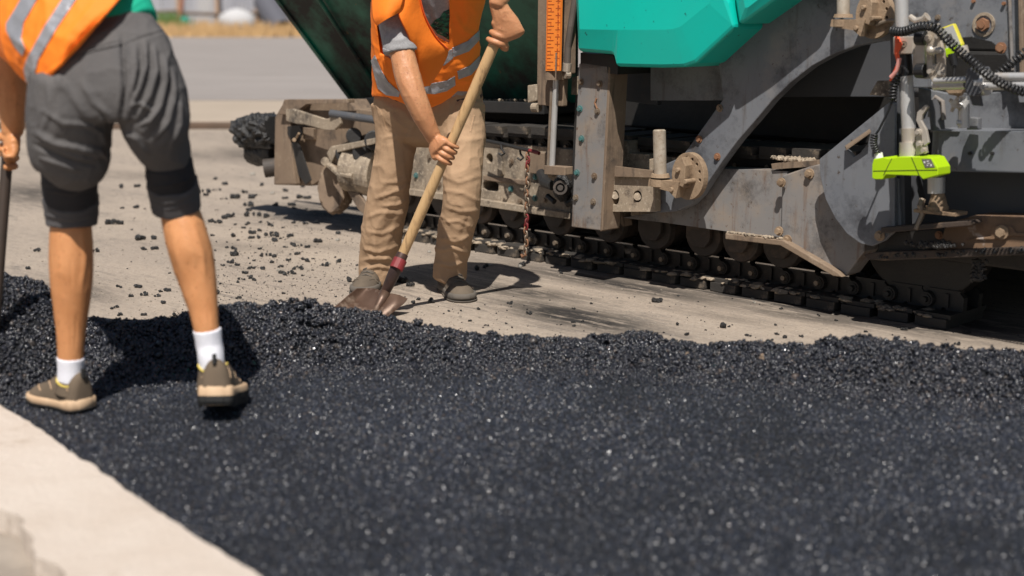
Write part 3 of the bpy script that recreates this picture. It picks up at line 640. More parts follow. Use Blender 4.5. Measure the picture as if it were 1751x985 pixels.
# bar with hooks above the side frame
mb = MBd(); mb.tube([M(828, 240, -.06), M(858, 246, -.07), M(890, 254, -.09), M(905, 257, -.10)], .0085); hb = B(mb, 'hook_bar', m_black, pv)
mb = MBd(); mb.tube([M(892, 254.5, -.0905), M(908, 258, -.1), M(922, 262, -.105)], .0088); B(mb, 'bar_end', m_red, hb)
for x, y in ((857, 247), (889, 255)):
    mb = MBd(); q = [M(x, y, -.075), M(x+1, y+8, -.078), M(x+6, y+15, -.085), M(x+1, y+19, -.09), M(x-4, y+15, -.09)]; mb.tube(q, .005, 6); B(mb, 'hook', m_black, hb)
# --- push roller frame at the front (left in the picture)
pf = plate('push_frame', [(472, 198), (486, 173), (508, 171), (596, 171), (606, 186), (640, 190), (640, 300), (560, 300), (532, 318), (470, 316)], -.06, .12, m_brown, bevel=.006)
plate('side_cap', [(470, 200), (484, 176), (504, 172), (524, 172), (500, 192), (497, 200), (497, 250), (505, 316), (468, 316)], -.10, .038, m_brown, pf, bevel=.006)
plate('top_plate', [(486, 170), (596, 170), (596, 176), (524, 178), (500, 196), (476, 196)], -.13, .04, m_brown, pf, bevel=.003)
plate('strut', [(488, 187), (500, 186), (556, 204), (568, 200), (582, 192), (582, 212), (572, 222), (553, 222), (520, 213), (506, 212), (489, 207)], -.17, .02, m_dusty, pf, bevel=.004)
mb = MBd(); mb.cyl(M(566, 194, -.17), M(648, 206, -.10), .020, n=14); B(mb, 'pipe', m_blue, pf)
plate('socket_hole', [(491, 216), (512, 214), (517, 226), (512, 242), (498, 240), (491, 230)], -.108, .006, m_black, pf)
plate('slot', [(498, 244), (510, 242), (532, 308), (522, 316), (510, 300)], -.109, .007, m_black, pf)
mb = MBd(); mb.cyl(M(503, 239, -.108), M(503, 239, -.15), .011, n=8); mb.cyl(M(507, 236, -.14), M(511, 228, -.15), .006); B(mb, 'tee_bolt', m_hub, pf)
plate('lug', [(518, 218), (536, 220), (535, 240), (518, 238)], -.085, .025, m_brown, pf)
# caked push roller
pr_ = bpy.data.objects.new('push_roller', None); C.objects.link(pr_); pr_.parent = pv
ca = M(441, 224, -.02); sca = scale_at(ca); bm = MBd(); rA = 25*sca
mb = MBd(); A0 = M(414, 226, -.02); A1 = M(472, 222, -.02)
def caked(name, a, b, r, m, parent, seed, amp=.018, n=40, sq=1.):
    a, b = Vector(a), Vector(b); t = (b-a); L_ = t.length; t.normalize(); x = Vector((0, 0, 1)); x = (x-t*x.dot(t)).normalized(); y = t.cross(x)
    rows = 22; pts = []
    for i in range(rows+1):
        s = i/rows; rad = r*(1-.12*abs(2*s-1)**6)
        for k in range(n):
            an = 2*math.pi*k/n; pts.append(a+t*L_*s+x*rad*math.cos(an)+y*rad*math.sin(an)*sq)
    co = np.array(pts); ctr = np.array([a+t*L_*(i/rows) for i in range(rows+1) for k in range(n)])
    d = co-ctr; d /= np.linalg.norm(d, axis=1)[:, None]; co += d*(fbm(co*38, 3, seed)*amp)[:, None]
    fs = [(i*n+k, i*n+(k+1) % n, (i+1)*n+(k+1) % n, (i+1)*n+k) for i in range(rows) for k in range(n)]+[tuple(reversed(range(n))), tuple(range(rows*n, (rows+1)*n))]
    mb = MBd(); mb.add([Vector(q) for q in co], fs); return B(mb, name, m, parent)
caked('caked_drum', A0, A1, 27*sca, m_lump, pr_, 3, .022)
caked('lower_drum', M(432, 262, .03), M(474, 262, .03), 22*sca, m_black, pr_, 5, .006)
mb = MBd(); mb.mbox(*sorted((Muz(412, 240, -.03)[0], Muz(468, 240, -.03)[0])), -.06, .1, M(440, 252, -.03).z, M(440, 234, -.03).z); B(mb, 'roller_bracket', m_black, pr_, bevel=.01)
mb = MBd(); mb.ringtube(M(452, 288, -.05), M(490, 283, .04), 16*sca, 12.5*sca, 24); B(mb, 'pipe_stub', m_roller, pr_)
# muddy idler guard and linkages between the push frame and the worker
ig = caked('idler_guard', M(566, 322, -.10), M(583, 322, .02), 40*sca, m_hub, pv, 8, .012, sq=.62); ig.data.materials[0] = m_brown
mb = MBd(); mb.cyl(M(596, 288, -.08), M(650, 296, -.02), .115, .13, 26); mb.cyl(M(590, 287, -.10), M(596, 288, -.08), .06, .1, 20); B(mb, 'guide_drum', m_dusty, pv, bevel=.004)
plate('link_arm', [(558, 262), (566, 250), (600, 244), (640, 236), (640, 246), (604, 254), (574, 262), (566, 280)], -.15, .02, m_dusty, bevel=.004)
mb = MBd(); mb.tube([M(556, 276, -.17), M(578, 296, -.17), M(604, 302, -.16)], .016); mb.cyl(M(556, 276, -.19), M(556, 276, -.13), .022); B(mb, 'link_rod', m_dusty, pv)
mb = MBd(); 
for x, y, r in ((590, 263, .05), (618, 262, .045), (640, 240, .05), (605, 232, .04)): mb.cyl(M(x, y, -.12), M(x, y, -.05), r, n=18)
B(mb, 'guide_rollers', m_black, pv, bevel=.005)
plate('scraper', [(593, 326), (612, 330), (640, 372), (628, 372), (612, 358)], -.12, .02, m_brown)
plate('idler_mount', [(560, 300), (580, 262), (600, 256), (640, 250), (640, 330), (590, 322), (575, 318)], -.02, .1, m_black)
# --- lift cylinder with the orange scale
lc = plate('lift_cylinder', [(920, -70), (978, -70), (976, 126), (964, 128), (962, 182), (919, 180), (918, 140)], -.27, .03, m_brown, bevel=.004)
lc.data.materials[0] = m_brown
plate('side_tab', [(902, 146), (918, 144), (918, 172), (902, 176)], -.24, .03, m_dusty, lc)
mb = MBd(); mb.cyl(M(912, 184, -.23), M(922, 184, -.23), .02); B(mb, 'pivot', m_dusty, lc)
mb = MBd(); mb.cyl(M(949, -70, -.29), M(948, 120, -.29), .036, n=24); B(mb, 'barrel', m_grey2, lc)
sc_ = plate('scale', [(936, -70), (962, -70), (958, 121), (933, 121)], -.336, .006, m_orange, lc, bevel=0)
mb = MBd(); mb.cyl(M(948, 120, -.29), M(948, 136, -.29), .043, n=24); B(mb, 'gland', m_brown, lc)
mb = MBd(); mb.cyl(M(951, 132, -.29), M(944, 286, -.29), .0125, n=16); B(mb, 'rod', m_chrome, lc); mb = MBd(); mb.cyl(M(943, 150, -.30), M(937, 284, -.30), .006); B(mb, 'guide_rod', m_bsteel, lc)
mb = MBd(); mb.cyl(M(951, 90, -.345), M(950, 138, -.345), .003, n=6); B(mb, 'pointer', m_brown, lc)
plate('clevis', [(930, 283), (966, 286), (966, 300), (930, 298)], -.31, .05, m_brown, lc)
mb = MBd(); mb.tube([M(984, -70, -.27), M(983, 0, -.27), M(976, 45, -.28), (M(971, 80, -.28)), M(970, 112, -.28)], .014, 12); B(mb, 'hose', m_hoseb, lc)
mb = MBd(); mb.cyl(M(970, 108, -.28), M(969, 122, -.28), .018, n=12); mb.cyl(M(966, 128, -.29), M(974, 128, -.27), .016, n=12); B(mb, 'hose_fitting', m_alu, lc)
# printed ticks and figures of the scale
mb = MBd(); qv = -.3375
def scl(t, s):                                           # t 0..1 along the scale, s 0..1 across
    y = -66+t*184; xl = 936-(y+70)/190*3; xr = 962-(y+70)/190*4; return M(xl+(xr-xl)*s, y, qv)
for k in range(31):
    t0 = k/30.; a, b = scl(t0, .08), scl(t0, .08+(.42 if k % 2 == 0 else .25)); dz = Vector((0, 0, .0007)); mb.prism([a-dz, b-dz, b+dz, a+dz], VD*.0008)
    a, b = scl(t0, .60), scl(t0, .92); 
    if k % 2: mb.prism([a-dz*.8, b-dz*.8, b+dz*.8, a+dz*.8], VD*.0008)
for s in (.05, .95): a, b = scl(0, s), scl(1, s); q = UD*.0008; mb.prism([a-q, b-q, b+q, a+q], VD*.0008)
B(mb, 'scale_ticks', m_mark, lc)
def text_obj(name, items, m, parent, normal=-VD, up=Vector((0, 0, 1))):
    vs, fs = [], []
    for (s, c, h) in items:
        cu = bpy.data.curves.new('t', 'FONT'); cu.body = s; cu.size = h*1.35; cu.align_x = 'CENTER'; cu.align_y = 'CENTER'; cu.extrude = .0006; cu.resolution_u = 2
        o = bpy.data.objects.new('t', cu); me = o.to_mesh(); x = up.cross(normal).normalized()
        R = Matrix((x, up, normal)).transposed().to_4x4(); T = Matrix.Translation(c)@R; k = len(vs)
        vs += [T@v.co for v in me.vertices]; fs += [tuple(i+k for i in f.vertices) for f in me.polygons]; o.to_mesh_clear(); bpy.data.objects.remove(o); bpy.data.curves.remove(cu)
    mb = MBd(); mb.add(vs, fs); return B(mb, name, m, parent)
text_obj('scale_figures', [(str(30-k), scl((k+.5)/30., .77), .0088) for k in range(0, 30)]+[(str(28-k), scl((k+.5)/30., .30), .0055) for k in range(1, 28, 4)], m_mark, lc)
# black coated coupling next to the pillar
mb = MBd(); cc_ = M(962, 321, -.21); k_ = scale_at(cc_); bm = bmesh.new(); bmesh.ops.create_icosphere(bm, subdivisions=4, radius=1); co_ = np.array([v.co for v in bm.verts]); co_ = co_*(1+.16*fbm(co_*2.6, 4, 5))[:, None]*np.array((17, 14, 22))*k_+np.array(cc_); mb.add([Vector(q) for q in co_], [tuple(v.index for v in f.verts) for f in bm.faces]); bm.free(); cp_ = B(mb, 'tarred_coupling', m_lump, pv)
mb = MBd(); mb.ringtube(M(958, 321, -.30), M(959, 321, -.27), 12*k_, 8*k_, 18); mb.cyl(M(958, 321, -.295), M(959, 321, -.27), 5*k_, n=10); B(mb, 'coupling_ring', m_roller, cp_)
mb = MBd(); mb.tube([M(925, 296, -.12), M(932, 312, -.16), M(944, 318, -.2)], [.022, .026, .02], 10); mb.tube([M(966, 335, -.2), M(972, 348, -.2), M(984, 342, -.2)], .018, 8); mb.tube([M(936, 335, -.15), M(948, 345, -.16)], .012, 8); B(mb, 'tarred_hose', m_black, cp_)
# --- guide pillar
pl = plate('guide_pillar', [(990, 109), (998, 107), (1038, 113), (1040, 130), (1026, 394), (977, 388)], -.26, .012, m_grey2, bevel=.003)
plate('flange', [(1040, 112), (1044, 116), (1030, 394), (1026, 396)], -.26, .11, m_brown, pl, bevel=.002)
plate('rear_post', [(1043, 148), (1052, 150), (1056, 168), (1050, 298), (1036, 296)], -.14, .05, m_brown, pl, bevel=.004)
plate('rear_channel', [(986, 115), (1034, 119), (1020, 380), (974, 376)], -.15, .03, m_black, pl)
for x, y, tl in ((994, 140, 0), (1026, 143, 2), (992, 186, 1), (1022, 190, 2), (995, 237, 2), (987, 295, 1), (1017, 301, 2), (1015, 345, 2), (985, 338, 2)):
    bolt(x, y, -.26, .0095, (m_bsteel, m_bteal, m_brown)[tl] if tl < 2 else m_bteal if random.random() < .3 else m_bsteel, pl)
mb = MBd(); mb.tube([M(1020, 168, -.264), M(1017, 176, -.266), M(1021, 186, -.264)], .004, 6); B(mb, 'clip', m_brust, pl)
plate('tab', [(978, 132), (988, 130), (990, 162), (976, 162)], -.16, .02, m_dusty, pl)
plate('foot_bracket', [(1026, 370), (1034, 352), (1062, 356), (1066, 388), (1050, 372), (1032, 392)], -.10, .06, m_brown, pl)
# --- hood
def hood(name, pts, inner, v0, v1, depth, m, parent=pv):
    """panel with a pressed-in outer band: outline at v0, raised field 'inner' at v1"""
    mb = MBd(); o = [M(x, y, v0) for x, y in pts]; i = [M(x, y, v1) for x, y in inner]; n = len(pts); bk = [p+VD*depth for p in o]
    fs = [(k, (k+1) % n, n+(k+1) % n, n+k) for k in range(n)]+[tuple(range(n, 2*n))]+[(2*n+k, 2*n+(k+1) % n, (k+1) % n, k) for k in range(n)]+[tuple(reversed(range(2*n, 3*n)))]
    mb.add(o+i+bk, fs); return B(mb, name, m, parent, bevel=.012)
hp = [(984, -120), (985, 0), (989, 88), (1046, 93), (1050, 97), (1054, 114), (1130, 116), (1170, 115), (1190, 108), (1256, 47), (1248, 0), (1228, -120)]
hi_ = [(988, -116), (989, 2), (991, 50), (1044, 51), (1049, 51), (1056, 51), (1128, 51), (1150, 50), (1164, 45), (1212, 6), (1232, -30), (1222, -116)]
hd = hood('hood', hp, hi_, -.34, -.365, .9, m_teal)
hp2 = [(1252, -120), (1256, 0), (1263, 42), (1270, 40), (1332, -4), (1420, -80), (1440, -120)]
hi2 = [(1266, -110), (1268, -20), (1274, 14), (1280, 12), (1322, -20), (1400, -86), (1420, -110)]
hood('hood_panel', hp2, hi2, -.33, -.35, .9, m_teal, hd)
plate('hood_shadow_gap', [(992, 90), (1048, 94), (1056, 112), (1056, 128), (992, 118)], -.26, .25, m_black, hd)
# --- tow arm and side plates
arch = [(1540, 68), (1500, 71), (1462, 79), (1425, 93), (1388, 113), (1352, 141), (1320, 172), (1290, 208), (1262, 240), (1236, 275), (1212, 310), (1197, 334), (1180, 351), (1158, 361), (1130, 364), (1085, 361)]
ta = plate('tow_arm', [(1228, 104), (1262, 60), (1300, -80), (1545, -80)]+arch+[(1032, 354), (1036, 298), (1098, 298), (1166, 268), (1236, 170)], -.16, .05, m_grey, bevel=.004)
plate('body_panel', [(1112, 100), (1262, 90), (1300, -60), (1400, -60), (1380, 120), (1240, 172), (1112, 172)], -.085, .03, m_grey)
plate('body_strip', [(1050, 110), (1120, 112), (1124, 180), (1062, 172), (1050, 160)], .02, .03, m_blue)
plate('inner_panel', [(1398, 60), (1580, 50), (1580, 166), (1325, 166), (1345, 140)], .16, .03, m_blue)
for x, y in ((1231, 185), (1196, 238), (1227, 268)): bolt(x, y, -.16, .010, m_brust if y > 200 else m_bsteel, ta)
fp = plate('arm_end_plate', [(1040, 300), (1120, 302), (1120, 362), (1048, 362), (1040, 340)], -.20, .038, m_dusty, ta, bevel=.004, holes=[ell(1052, 338, 7, 13), ell(1090, 336, 7.5, 10.5)])
for x, y in ((1052, 334), (1090, 336)): mb = MBd(); mb.cyl(M(x, y, -.17), M(x, y, -.20), .016, n=16); B(mb, 'pin_head', m_dusty, ta)
mb = MBd(); mb.cyl(M(1033, 327, -.23), M(1033, 327, -.14), .022, n=18); mb.cyl(M(1033, 327, -.235), M(1033, 327, -.23), .014, n=18); B(mb, 'cross_pin', m_brown, ta, bevel=.002)
plate('arm_gusset', [(1050, 284), (1120, 292), (1120, 304), (1050, 302)], -.22, .01, m_brown, ta)
plate('rear_plate', [(1110, 272), (1124, 270), (1124, 300), (1110, 300)], -.18, .02, m_dusty, ta)
def tow_pin(px, py, v, s=1., top=90):
    """upright pin standing in a flanged casting with a notched disc"""
    r = bpy.data.objects.new('adjuster', None); C.objects.link(r); r.parent = ta
    c = M(px, py, v); k = scale_at(c); Zu = Vector((0, 0, 1)); rot = (UD*.05+Zu).normalized()
    mb = MBd(); mb.cyl(c, c+rot*top*k, 11*k, 11*k, 24); mb.cyl(c+rot*top*k, c+rot*(top+2)*k, 11*k, 9*k, 24); B(mb, 'pin', m_pin, r, smooth=False)
    mb = MBd(); mb.cyl(c-Zu*3*k, c+Zu*3*k, 17*k, 15*k, 24); mb.cyl(c-Zu*18*k, c-Zu*6*k, 18*k, n=24); mb.prism([c-Zu*6*k-UD*14*k-VD*.03, c-Zu*6*k+UD*14*k-VD*.03, c-Zu*18*k+UD*16*k-VD*.03, c-Zu*24*k-UD*30*k-VD*.03, c-Zu*34*k-UD*44*k-VD*.03, c-Zu*6*k-UD*52*k-VD*.03], VD*.06); B(mb, 'base', m_hub, r, bevel=.003)
    mb = MBd(); d = c-UD*52*k+Zu*2*k+VD*.02; hs = []
    n = 40; outer = [d+UD*math.cos(2*math.pi*q/n)*34*k+Zu*math.sin(2*math.pi*q/n)*40*k for q in range(n)]
    for q in range(9):
        an = math.radians(-20+q*26); hs.append([d+UD*(math.cos(an)*26*k+math.cos(t_)*2.6*k)*1.0+Zu*(math.sin(an)*31*k+math.sin(t_)*3*k) for t_ in [2*math.pi*w/8 for w in range(8)]])
    mb.prism(outer, VD*.03, hs); B(mb, 'disc', m_hub, r, bevel=.002)
    mb = MBd(); mb.prism([d+UD*18*k-Zu*10*k-VD*.045, d+UD*10*k+Zu*26*k-VD*.045, d-UD*2*k+Zu*34*k-VD*.045, d-UD*10*k+Zu*20*k-VD*.045, d-UD*8*k-Zu*18*k-VD*.045], VD*.05)
    for a_, b_ in ((4, 12), (-14, -6), (16, -22)): mb.cyl(d+UD*a_*k+Zu*b_*k-VD*.06, d+UD*a_*k+Zu*b_*k, 4.5*k, n=8)
    B(mb, 'lug', m_hub, r, bevel=.003); return r
tow_pin(1129, 300, -.26, top=76); tow_pin(1442, 27, -.26, top=70)
mb = MBd(); mb.tube([M(1498, 42, -.25), M(1515, 36, -.25), M(1560, 33, -.25)], .007, 8); mb.cyl(M(1501, 35, -.24), M(1504, 45, -.24), .012, n=8); B(mb, 'locking_bar', m_bsteel, ta)
sp = plate('side_panel', [(1545, -80), (1960, -80), (1960, 175), (1742, 175), (1738, 150), (1733, 124), (1718, 92), (1695, 72), (1662, 64), (1632, 66), (1605, 78), (1590, 100), (1590, 150), (1545, 150)], -.12, .03, m_grey)
mb = MBd(); c = M(1683, 42, -.12); mb.ringtube(c, c-VD*.006, .040, .030, 28); B(mb, 'washer', m_dusty, sp)
mb = MBd(); mb.cyl(c, c-VD*.018, .022, n=6); mb.cyl(c-VD*.018, c-VD*.022, .012, n=12); B(mb, 'bolt', m_brust, sp)
bolt(1712, 82, -.12, .013, m_brust, sp); bolt(1666, 2, -.12, .006, m_brust, sp, washer=False); bolt(1718, 6, -.12, .006, m_brust, sp, washer=False); bolt(1604, 30, -.12, .007, m_bsteel, sp)
mb = MBd(); mb.tube([M(1724, -60, -.125), M(1731, 120, -.125)], .006); B(mb, 'weld_seam', m_grey2, sp)
plate('angle_strip', [(1739, -80), (1746, -80), (1750, 130), (1743, 130)], -.15, .03, m_brown, sp)
plate('lower_plate', [(1570, 150), (1620, 160), (1960, 150), (1960, 232), (1570, 222)], -.06, .03, m_grey)
# lower fender
f1 = plate('fender', [(1100, 368), (1186, 350), (1222, 288), (1300, 291), (1346, 293), (1337, 406), (1245, 396), (1130, 380), (1060, 372)], -.09, .10, m_grey2, bevel=.005)
f2 = plate('fender_rear', [(1338, 300), (1386, 284), (1424, 276), (1480, 286), (1478, 430), (1446, 472), (1424, 468), (1334, 413)], -.115, .10, m_grey2, bevel=.005)
plate('fender_lip', [(1240, 399), (1338, 411), (1432, 466), (1440, 474), (1424, 472), (1334, 420), (1240, 409)], -.15, .10, m_brown, f1, bevel=.003)
plate('top_ledge', [(1318, 280), (1398, 274), (1400, 284), (1320, 290)], -.10, .14, m_brown, f1)
for x, y in ((1385, 297), (1347, 410)): bolt(x, y, -.115, .013, m_hub, f2, h=.02)
for x, y in ((1337, 312), (1333, 395)): bolt(x, y, -.13, .012, m_hub, f1, h=.02)
bolt(1505, 403, -.215, .013, m_hub, f2, h=.02)
mb = MBd()
for q in range(170):
    t0 = random.random(); x = 1244+t0*92; y = 399+t0*11; c = M(x, y-1, random.uniform(-.145, -.10)); mb.ico(c+Vector((0, 0, .002)), random.uniform(.004, .011), 1, q, .5, (1, 1, .7))
for q in range(110):
    c = M(random.uniform(1320, 1396), 274, random.uniform(-.09, .02)); c.z = M(1360, 278, -.1).z+.006; mb.ico(c, random.uniform(.004, .011), 1, q, .5)
for q in range(150):
    c = M(random.choice((610, 650, 700, 850, 868, 905))+random.gauss(0, 14), 170, random.uniform(.11, .3)); c.z -= .004; mb.ico(c, random.uniform(.003, .009), 1, q, .5)
B(mb, 'loose_rubble', m_dusty, pv, kind='stuff')
plate('inner_ledge', [(1200, 268), (1330, 262), (1330, 284), (1222, 286)], .05, .3, m_black)
# --- screed
s3 = plate('screed_cheek', [(1401, 272), (1519, 176), (1530, 176), (1530, 396), (1512, 412), (1492, 421), (1470, 416), (1448, 400), (1428, 374), (1411, 340), (1402, 300)], -.21, .018, m_grey, bevel=.003, holes=[[(1448, 254), (1487, 224), (1487, 232), (1484, 244), (1470, 262), (1460, 268)]])
mb = MBd(); mb.prism([M(1445, 252, -.22), M(1487, 223, -.22), M(1489, 227, -.25), M(1447, 257, -.25)], Vector((0, 0, .006))); B(mb, 'slot_lip', m_brown, s3)
plate('gusset', [(1500, 138), (1526, 138), (1526, 166), (1486, 162)], -.13, .02, m_dusty)
sd = plate('screed', [(1594, 222), (1960, 228), (1960, 300), (1590, 293)], -.20, .3, m_grey, bevel=.006)
plate('beam_end', [(1590, 222), (1640, 223), (1640, 226), (1590, 225)], -.21, .3, m_grey, sd)
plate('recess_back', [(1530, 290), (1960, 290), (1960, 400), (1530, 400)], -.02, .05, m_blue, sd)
plate('upright', [(1519, -80), (1536, -80), (1544, 200), (1548, 396), (1526, 396), (1524, 200)], -.18, .05, m_blue, sd, bevel=.004)
plate('recess_post', [(1512, 305), (1536, 305), (1542, 392), (1514, 395)], -.19, .03, m_grey, sd)
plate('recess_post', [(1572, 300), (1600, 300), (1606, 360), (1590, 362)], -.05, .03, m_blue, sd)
plate('end_gate', [(1618, 382), (1668, 368), (1960, 372), (1960, 424), (1640, 432), (1600, 430)], -.16, .10, m_gate, sd, bevel=.006)
plate('end_gate_rib', [(1650, 410), (1694, 404), (1694, 392), (1700, 386), (1730, 387), (1736, 398), (1960, 402), (1960, 408), (1730, 404), (1700, 410)], -.168, .01, m_gate, sd)
plate('step_bar', [(1506, 389), (1662, 377), (1666, 382), (1660, 386), (1506, 399)], -.24, .06, m_rustdk, sd)
plate('step_riser', [(1506, 399), (1660, 387), (1650, 414), (1620, 430), (1500, 436)], -.15, .06, m_black, sd)
plate('skid_flange', [(1476, 436), (1498, 431), (1700, 424), (1960, 416), (1960, 430), (1700, 438), (1510, 446), (1484, 444)], -.18, .24, m_rustdk, sd, bevel=.004)
mb = MBd()
for q in range(900):
    x = random.uniform(1500, 1900); vv = random.uniform(-.185, -.10); c = M(x, 440-(x-1500)*.05, vv); c.z += random.uniform(-.006, .008); mb.ico(c, random.uniform(.004, .009), 1, q, .5)
for q in range(150):
    c = M(random.gauss(1600, 18), 422, -.2)+Vector((0, 0, abs(random.gauss(0, .008)))); mb.ico(c, random.uniform(.004, .009), 1, q, .5)
for q in range(130):
    c = M(random.gauss(1672, 5), random.uniform(445, 480), -.10); mb.ico(c, random.uniform(.004, .010), 1, q, .5)
B(mb, 'clinging_mix', m_lump, sd, kind='stuff')
mb = MBd(); c = M(1603, 300, -.2); mb.cyl(M(1601, 303, -.2), M(1601, 330, -.2), .030, n=20); B(mb, 'jack_tube', m_chrome, sd)
mb = MBd(); mb.cyl(M(1604, 330, -.2), M(1604, 358, -.2), .022, .036, 20); mb.cyl(M(1602, 352, -.2), M(1602, 360, -.2), .04, n=20); mb.box(M(1608, 362, -.2), .16, .08, .012, UD, VD); B(mb, 'jack_foot', m_hub, sd, bevel=.002)
mb = MBd(); mb.tube([M(1578, 340, -.22), M(1574, 352, -.23), M(1578, 366, -.23), M(1566, 392, -.24)], [.012, .012, .010, .008], 8); mb.tube([M(1577, 366, -.23), M(1590, 352, -.22)], .006, 8); B(mb, 'latch', m_bsteel, sd)
bolt(1714, 397, -.168, .016, m_hub, sd, h=.02); bolt(1606, 402, -.152, .010, m_brust, sd)
bolt(1660, 262, -.20, .006, m_black, sd, washer=False); bolt(1698, 262, -.20, .006, m_black, sd, washer=False)
# rear mass of screed behind (dark)
mb = MBd(); mb.mbox(-1.6, -.1, .05, 2.0, .24, .75); B(mb, 'screed_core', m_black, sd, bevel=.01)

# ------------------------------------------------------------------ sensor rig on the screed
sr = thing('sensor_rig', 'lime green levelling sensor on a steel mast clamped to the screed', 'sensor', tuple(M(1555, 300, -.34)))
def T(pts, r, name, m, par, n=16, smooth=False, v=-.34):
    mb = MBd(); mb.tube([M(p[0], p[1], p[2] if len(p) > 2 else v) for p in pts], r, n); return auto_smooth(B(mb, name, m, par))
kk = scale_at(M(1550, 150, -.34))
mst = T([(1539, -80), (1543, 60)], 11.5*kk, 'mast', m_chrome, sr, 24)
T([(1545, 80), (1549, 130)], 12.5*kk, 'sleeve', m_hose, sr, 24)
T([(1548, 118), (1554, 222)], 12*kk, 'lower_tube', m_chrome, sr, 24)
mb = MBd(); mb.cyl(M(1555, 219, -.34), M(1555, 243, -.34), 14*kk, 13*kk, 24); mb.cyl(M(1555, 243, -.34), M(1556, 268, -.34), 17*kk, 18*kk, 24); mb.prism([M(1566, 224, -.36), M(1574, 226, -.36), M(1580, 262, -.36), M(1566, 266, -.36)], VD*.03); auto_smooth(B(mb, 'socket', m_alu, sr))
plate('lever', [(1582, 179), (1587, 183), (1577, 197), (1575, 206), (1584, 222), (1588, 244), (1580, 250), (1576, 238), (1574, 222), (1566, 206), (1568, 192)], -.37, .012, m_alu, sr, bevel=.002)
for x, y in ((1571, 226), (1573, 246), (1581, 257)): bolt(x, y, -.37, .008, m_alu, sr, h=.014)
# green sensor head
mb = MBd(); sx = lambda l: [(1490+(x-1490)*.86, y) for x, y in l]
fr = [(1491, 305), (1491, 282), (1494, 272), (1514, 269), (1524, 271), (1545, 268), (1600, 268), (1610, 270), (1622, 287), (1622, 300), (1592, 307), (1586, 301), (1518, 299), (1512, 307), (1497, 307)]
sh_ = plate('sensor_head', sx(fr), -.40, .085, m_lime, sr, bevel=.004)
plate('cover_seam', sx([(1513, 300), (1530, 271), (1531, 271), (1514.5, 300)]), -.4012, .001, m_hose, sr, bevel=0)
plate('cover_seam', sx([(1569, 269), (1570, 269), (1586, 301), (1585, 301)]), -.4012, .001, m_hose, sr, bevel=0)
plate('cover_seam', sx([(1493, 292), (1621, 290), (1621, 291), (1493, 293)]), -.4012, .001, m_hose, sr, bevel=0)
dp = plate('display', sx([(1590, 272), (1608, 272), (1616, 286), (1597, 287)]), -.4015, .0015, m_panel, sr, bevel=0)
mb = MBd()
for a in ((1594, 276, 1597, 279), (1600, 275, 1604, 276.5), (1601, 279, 1606, 280), (1600, 282, 1603, 283.5), (1607, 281, 1610, 284)):
    a = (1490+(a[0]-1490)*.86, a[1], 1490+(a[2]-1490)*.86, a[3]); mb.prism([M(a[0], a[1], -.4022), M(a[2], a[1], -.4022), M(a[2], a[3], -.4022), M(a[0], a[3], -.4022)], VD*.0006)
B(mb, 'display_marks', m_white, sr)
mb = MBd(); mb.cyl(M(1503, 272, -.36), M(1502, 261, -.36), 8*kk, 7*kk, 14); B(mb, 'cable_plug', m_white, sr)
# clamp
plate('clamp_back', [(1527, 63), (1562, 62), (1562, 92), (1527, 93)], -.385, .03, m_alu, sr, holes=[ell(1545, 76, 5, 5)])
mb = MBd(); mb.ringtube(M(1545, 76, -.39), M(1545, 76, -.38), .009, .004, 12); B(mb, 'nut', m_bsteel, sr)
plate('clamp_cheek', [(1561, 60), (1568, 54), (1582, 56), (1580, 90), (1584, 135), (1566, 134), (1560, 125)], -.38, .05, m_alu, sr, bevel=.004)
mb = MBd(); mb.cyl(M(1567, 65, -.41), M(1583, 65, -.41), .024, n=16); mb.cyl(M(1567, 121, -.41), M(1583, 121, -.41), .024, n=16); B(mb, 'rubber_buffer', m_hose, sr, bevel=.003)
plate('swivel_plate', [(1583, 60), (1588, 54), (1600, 52), (1606, 58), (1614, 88), (1615, 128), (1606, 150), (1598, 152), (1584, 120)], -.42, .015, m_pin, sr, bevel=.004, holes=[[(1594, 84), (1600, 84), (1601, 110), (1595, 110)]])
for x, y in ((1588, 65), (1592, 122), (1610, 124), (1591, 86), (1605, 62)): bolt(x, y, -.42, .008, m_alu, sr, h=.014)
mb = MBd(); mb.cyl(M(1596, 86, -.45), M(1612, 86, -.42), .012, n=12); mb.ico(M(1592, 86, -.45), .016, 2, 1, .1); B(mb, 'knob', m_alu, sr, smooth=True)
# cross tubes
T([(1598, 144), (1652, 142)], 10.5*kk, 'cross_tube', m_chrome, sr, 24, v=-.40)
T([(1598, 138), (1654, 136)], 5*kk, 'cross_tube_upper', m_chrome, sr, 16, v=-.42)
plate('collar', [(1650, 122), (1660, 115), (1674, 115), (1676, 160), (1668, 165), (1654, 164), (1649, 155)], -.44, .08, m_blue, sr, bevel=.006)
mb = MBd(); mb.cyl(M(1675, 141, -.40), M(1690, 141, -.40), 21*kk, n=28); auto_smooth(B(mb, 'collar_flange', m_chrome, sr))
T([(1684, 132), (1960, 130)], 7*kk, 'arm_tube', m_chrome, sr, 18, v=-.42)
T([(1684, 147), (1960, 145)], 7*kk, 'arm_tube', m_chrome, sr, 18, v=-.42)
T([(1684, 140), (1960, 138)], 6*kk, 'arm_tube', m_chrome, sr, 18, v=-.37)
plate('hinge_plate', [(1612, 150), (1652, 148), (1640, 165), (1622, 162)], -.36, .02, m_hub, sr)
plate('grey_sheet', [(1656, 162), (1676, 160), (1680, 182), (1662, 180)], -.36, .01, m_blue, sr)
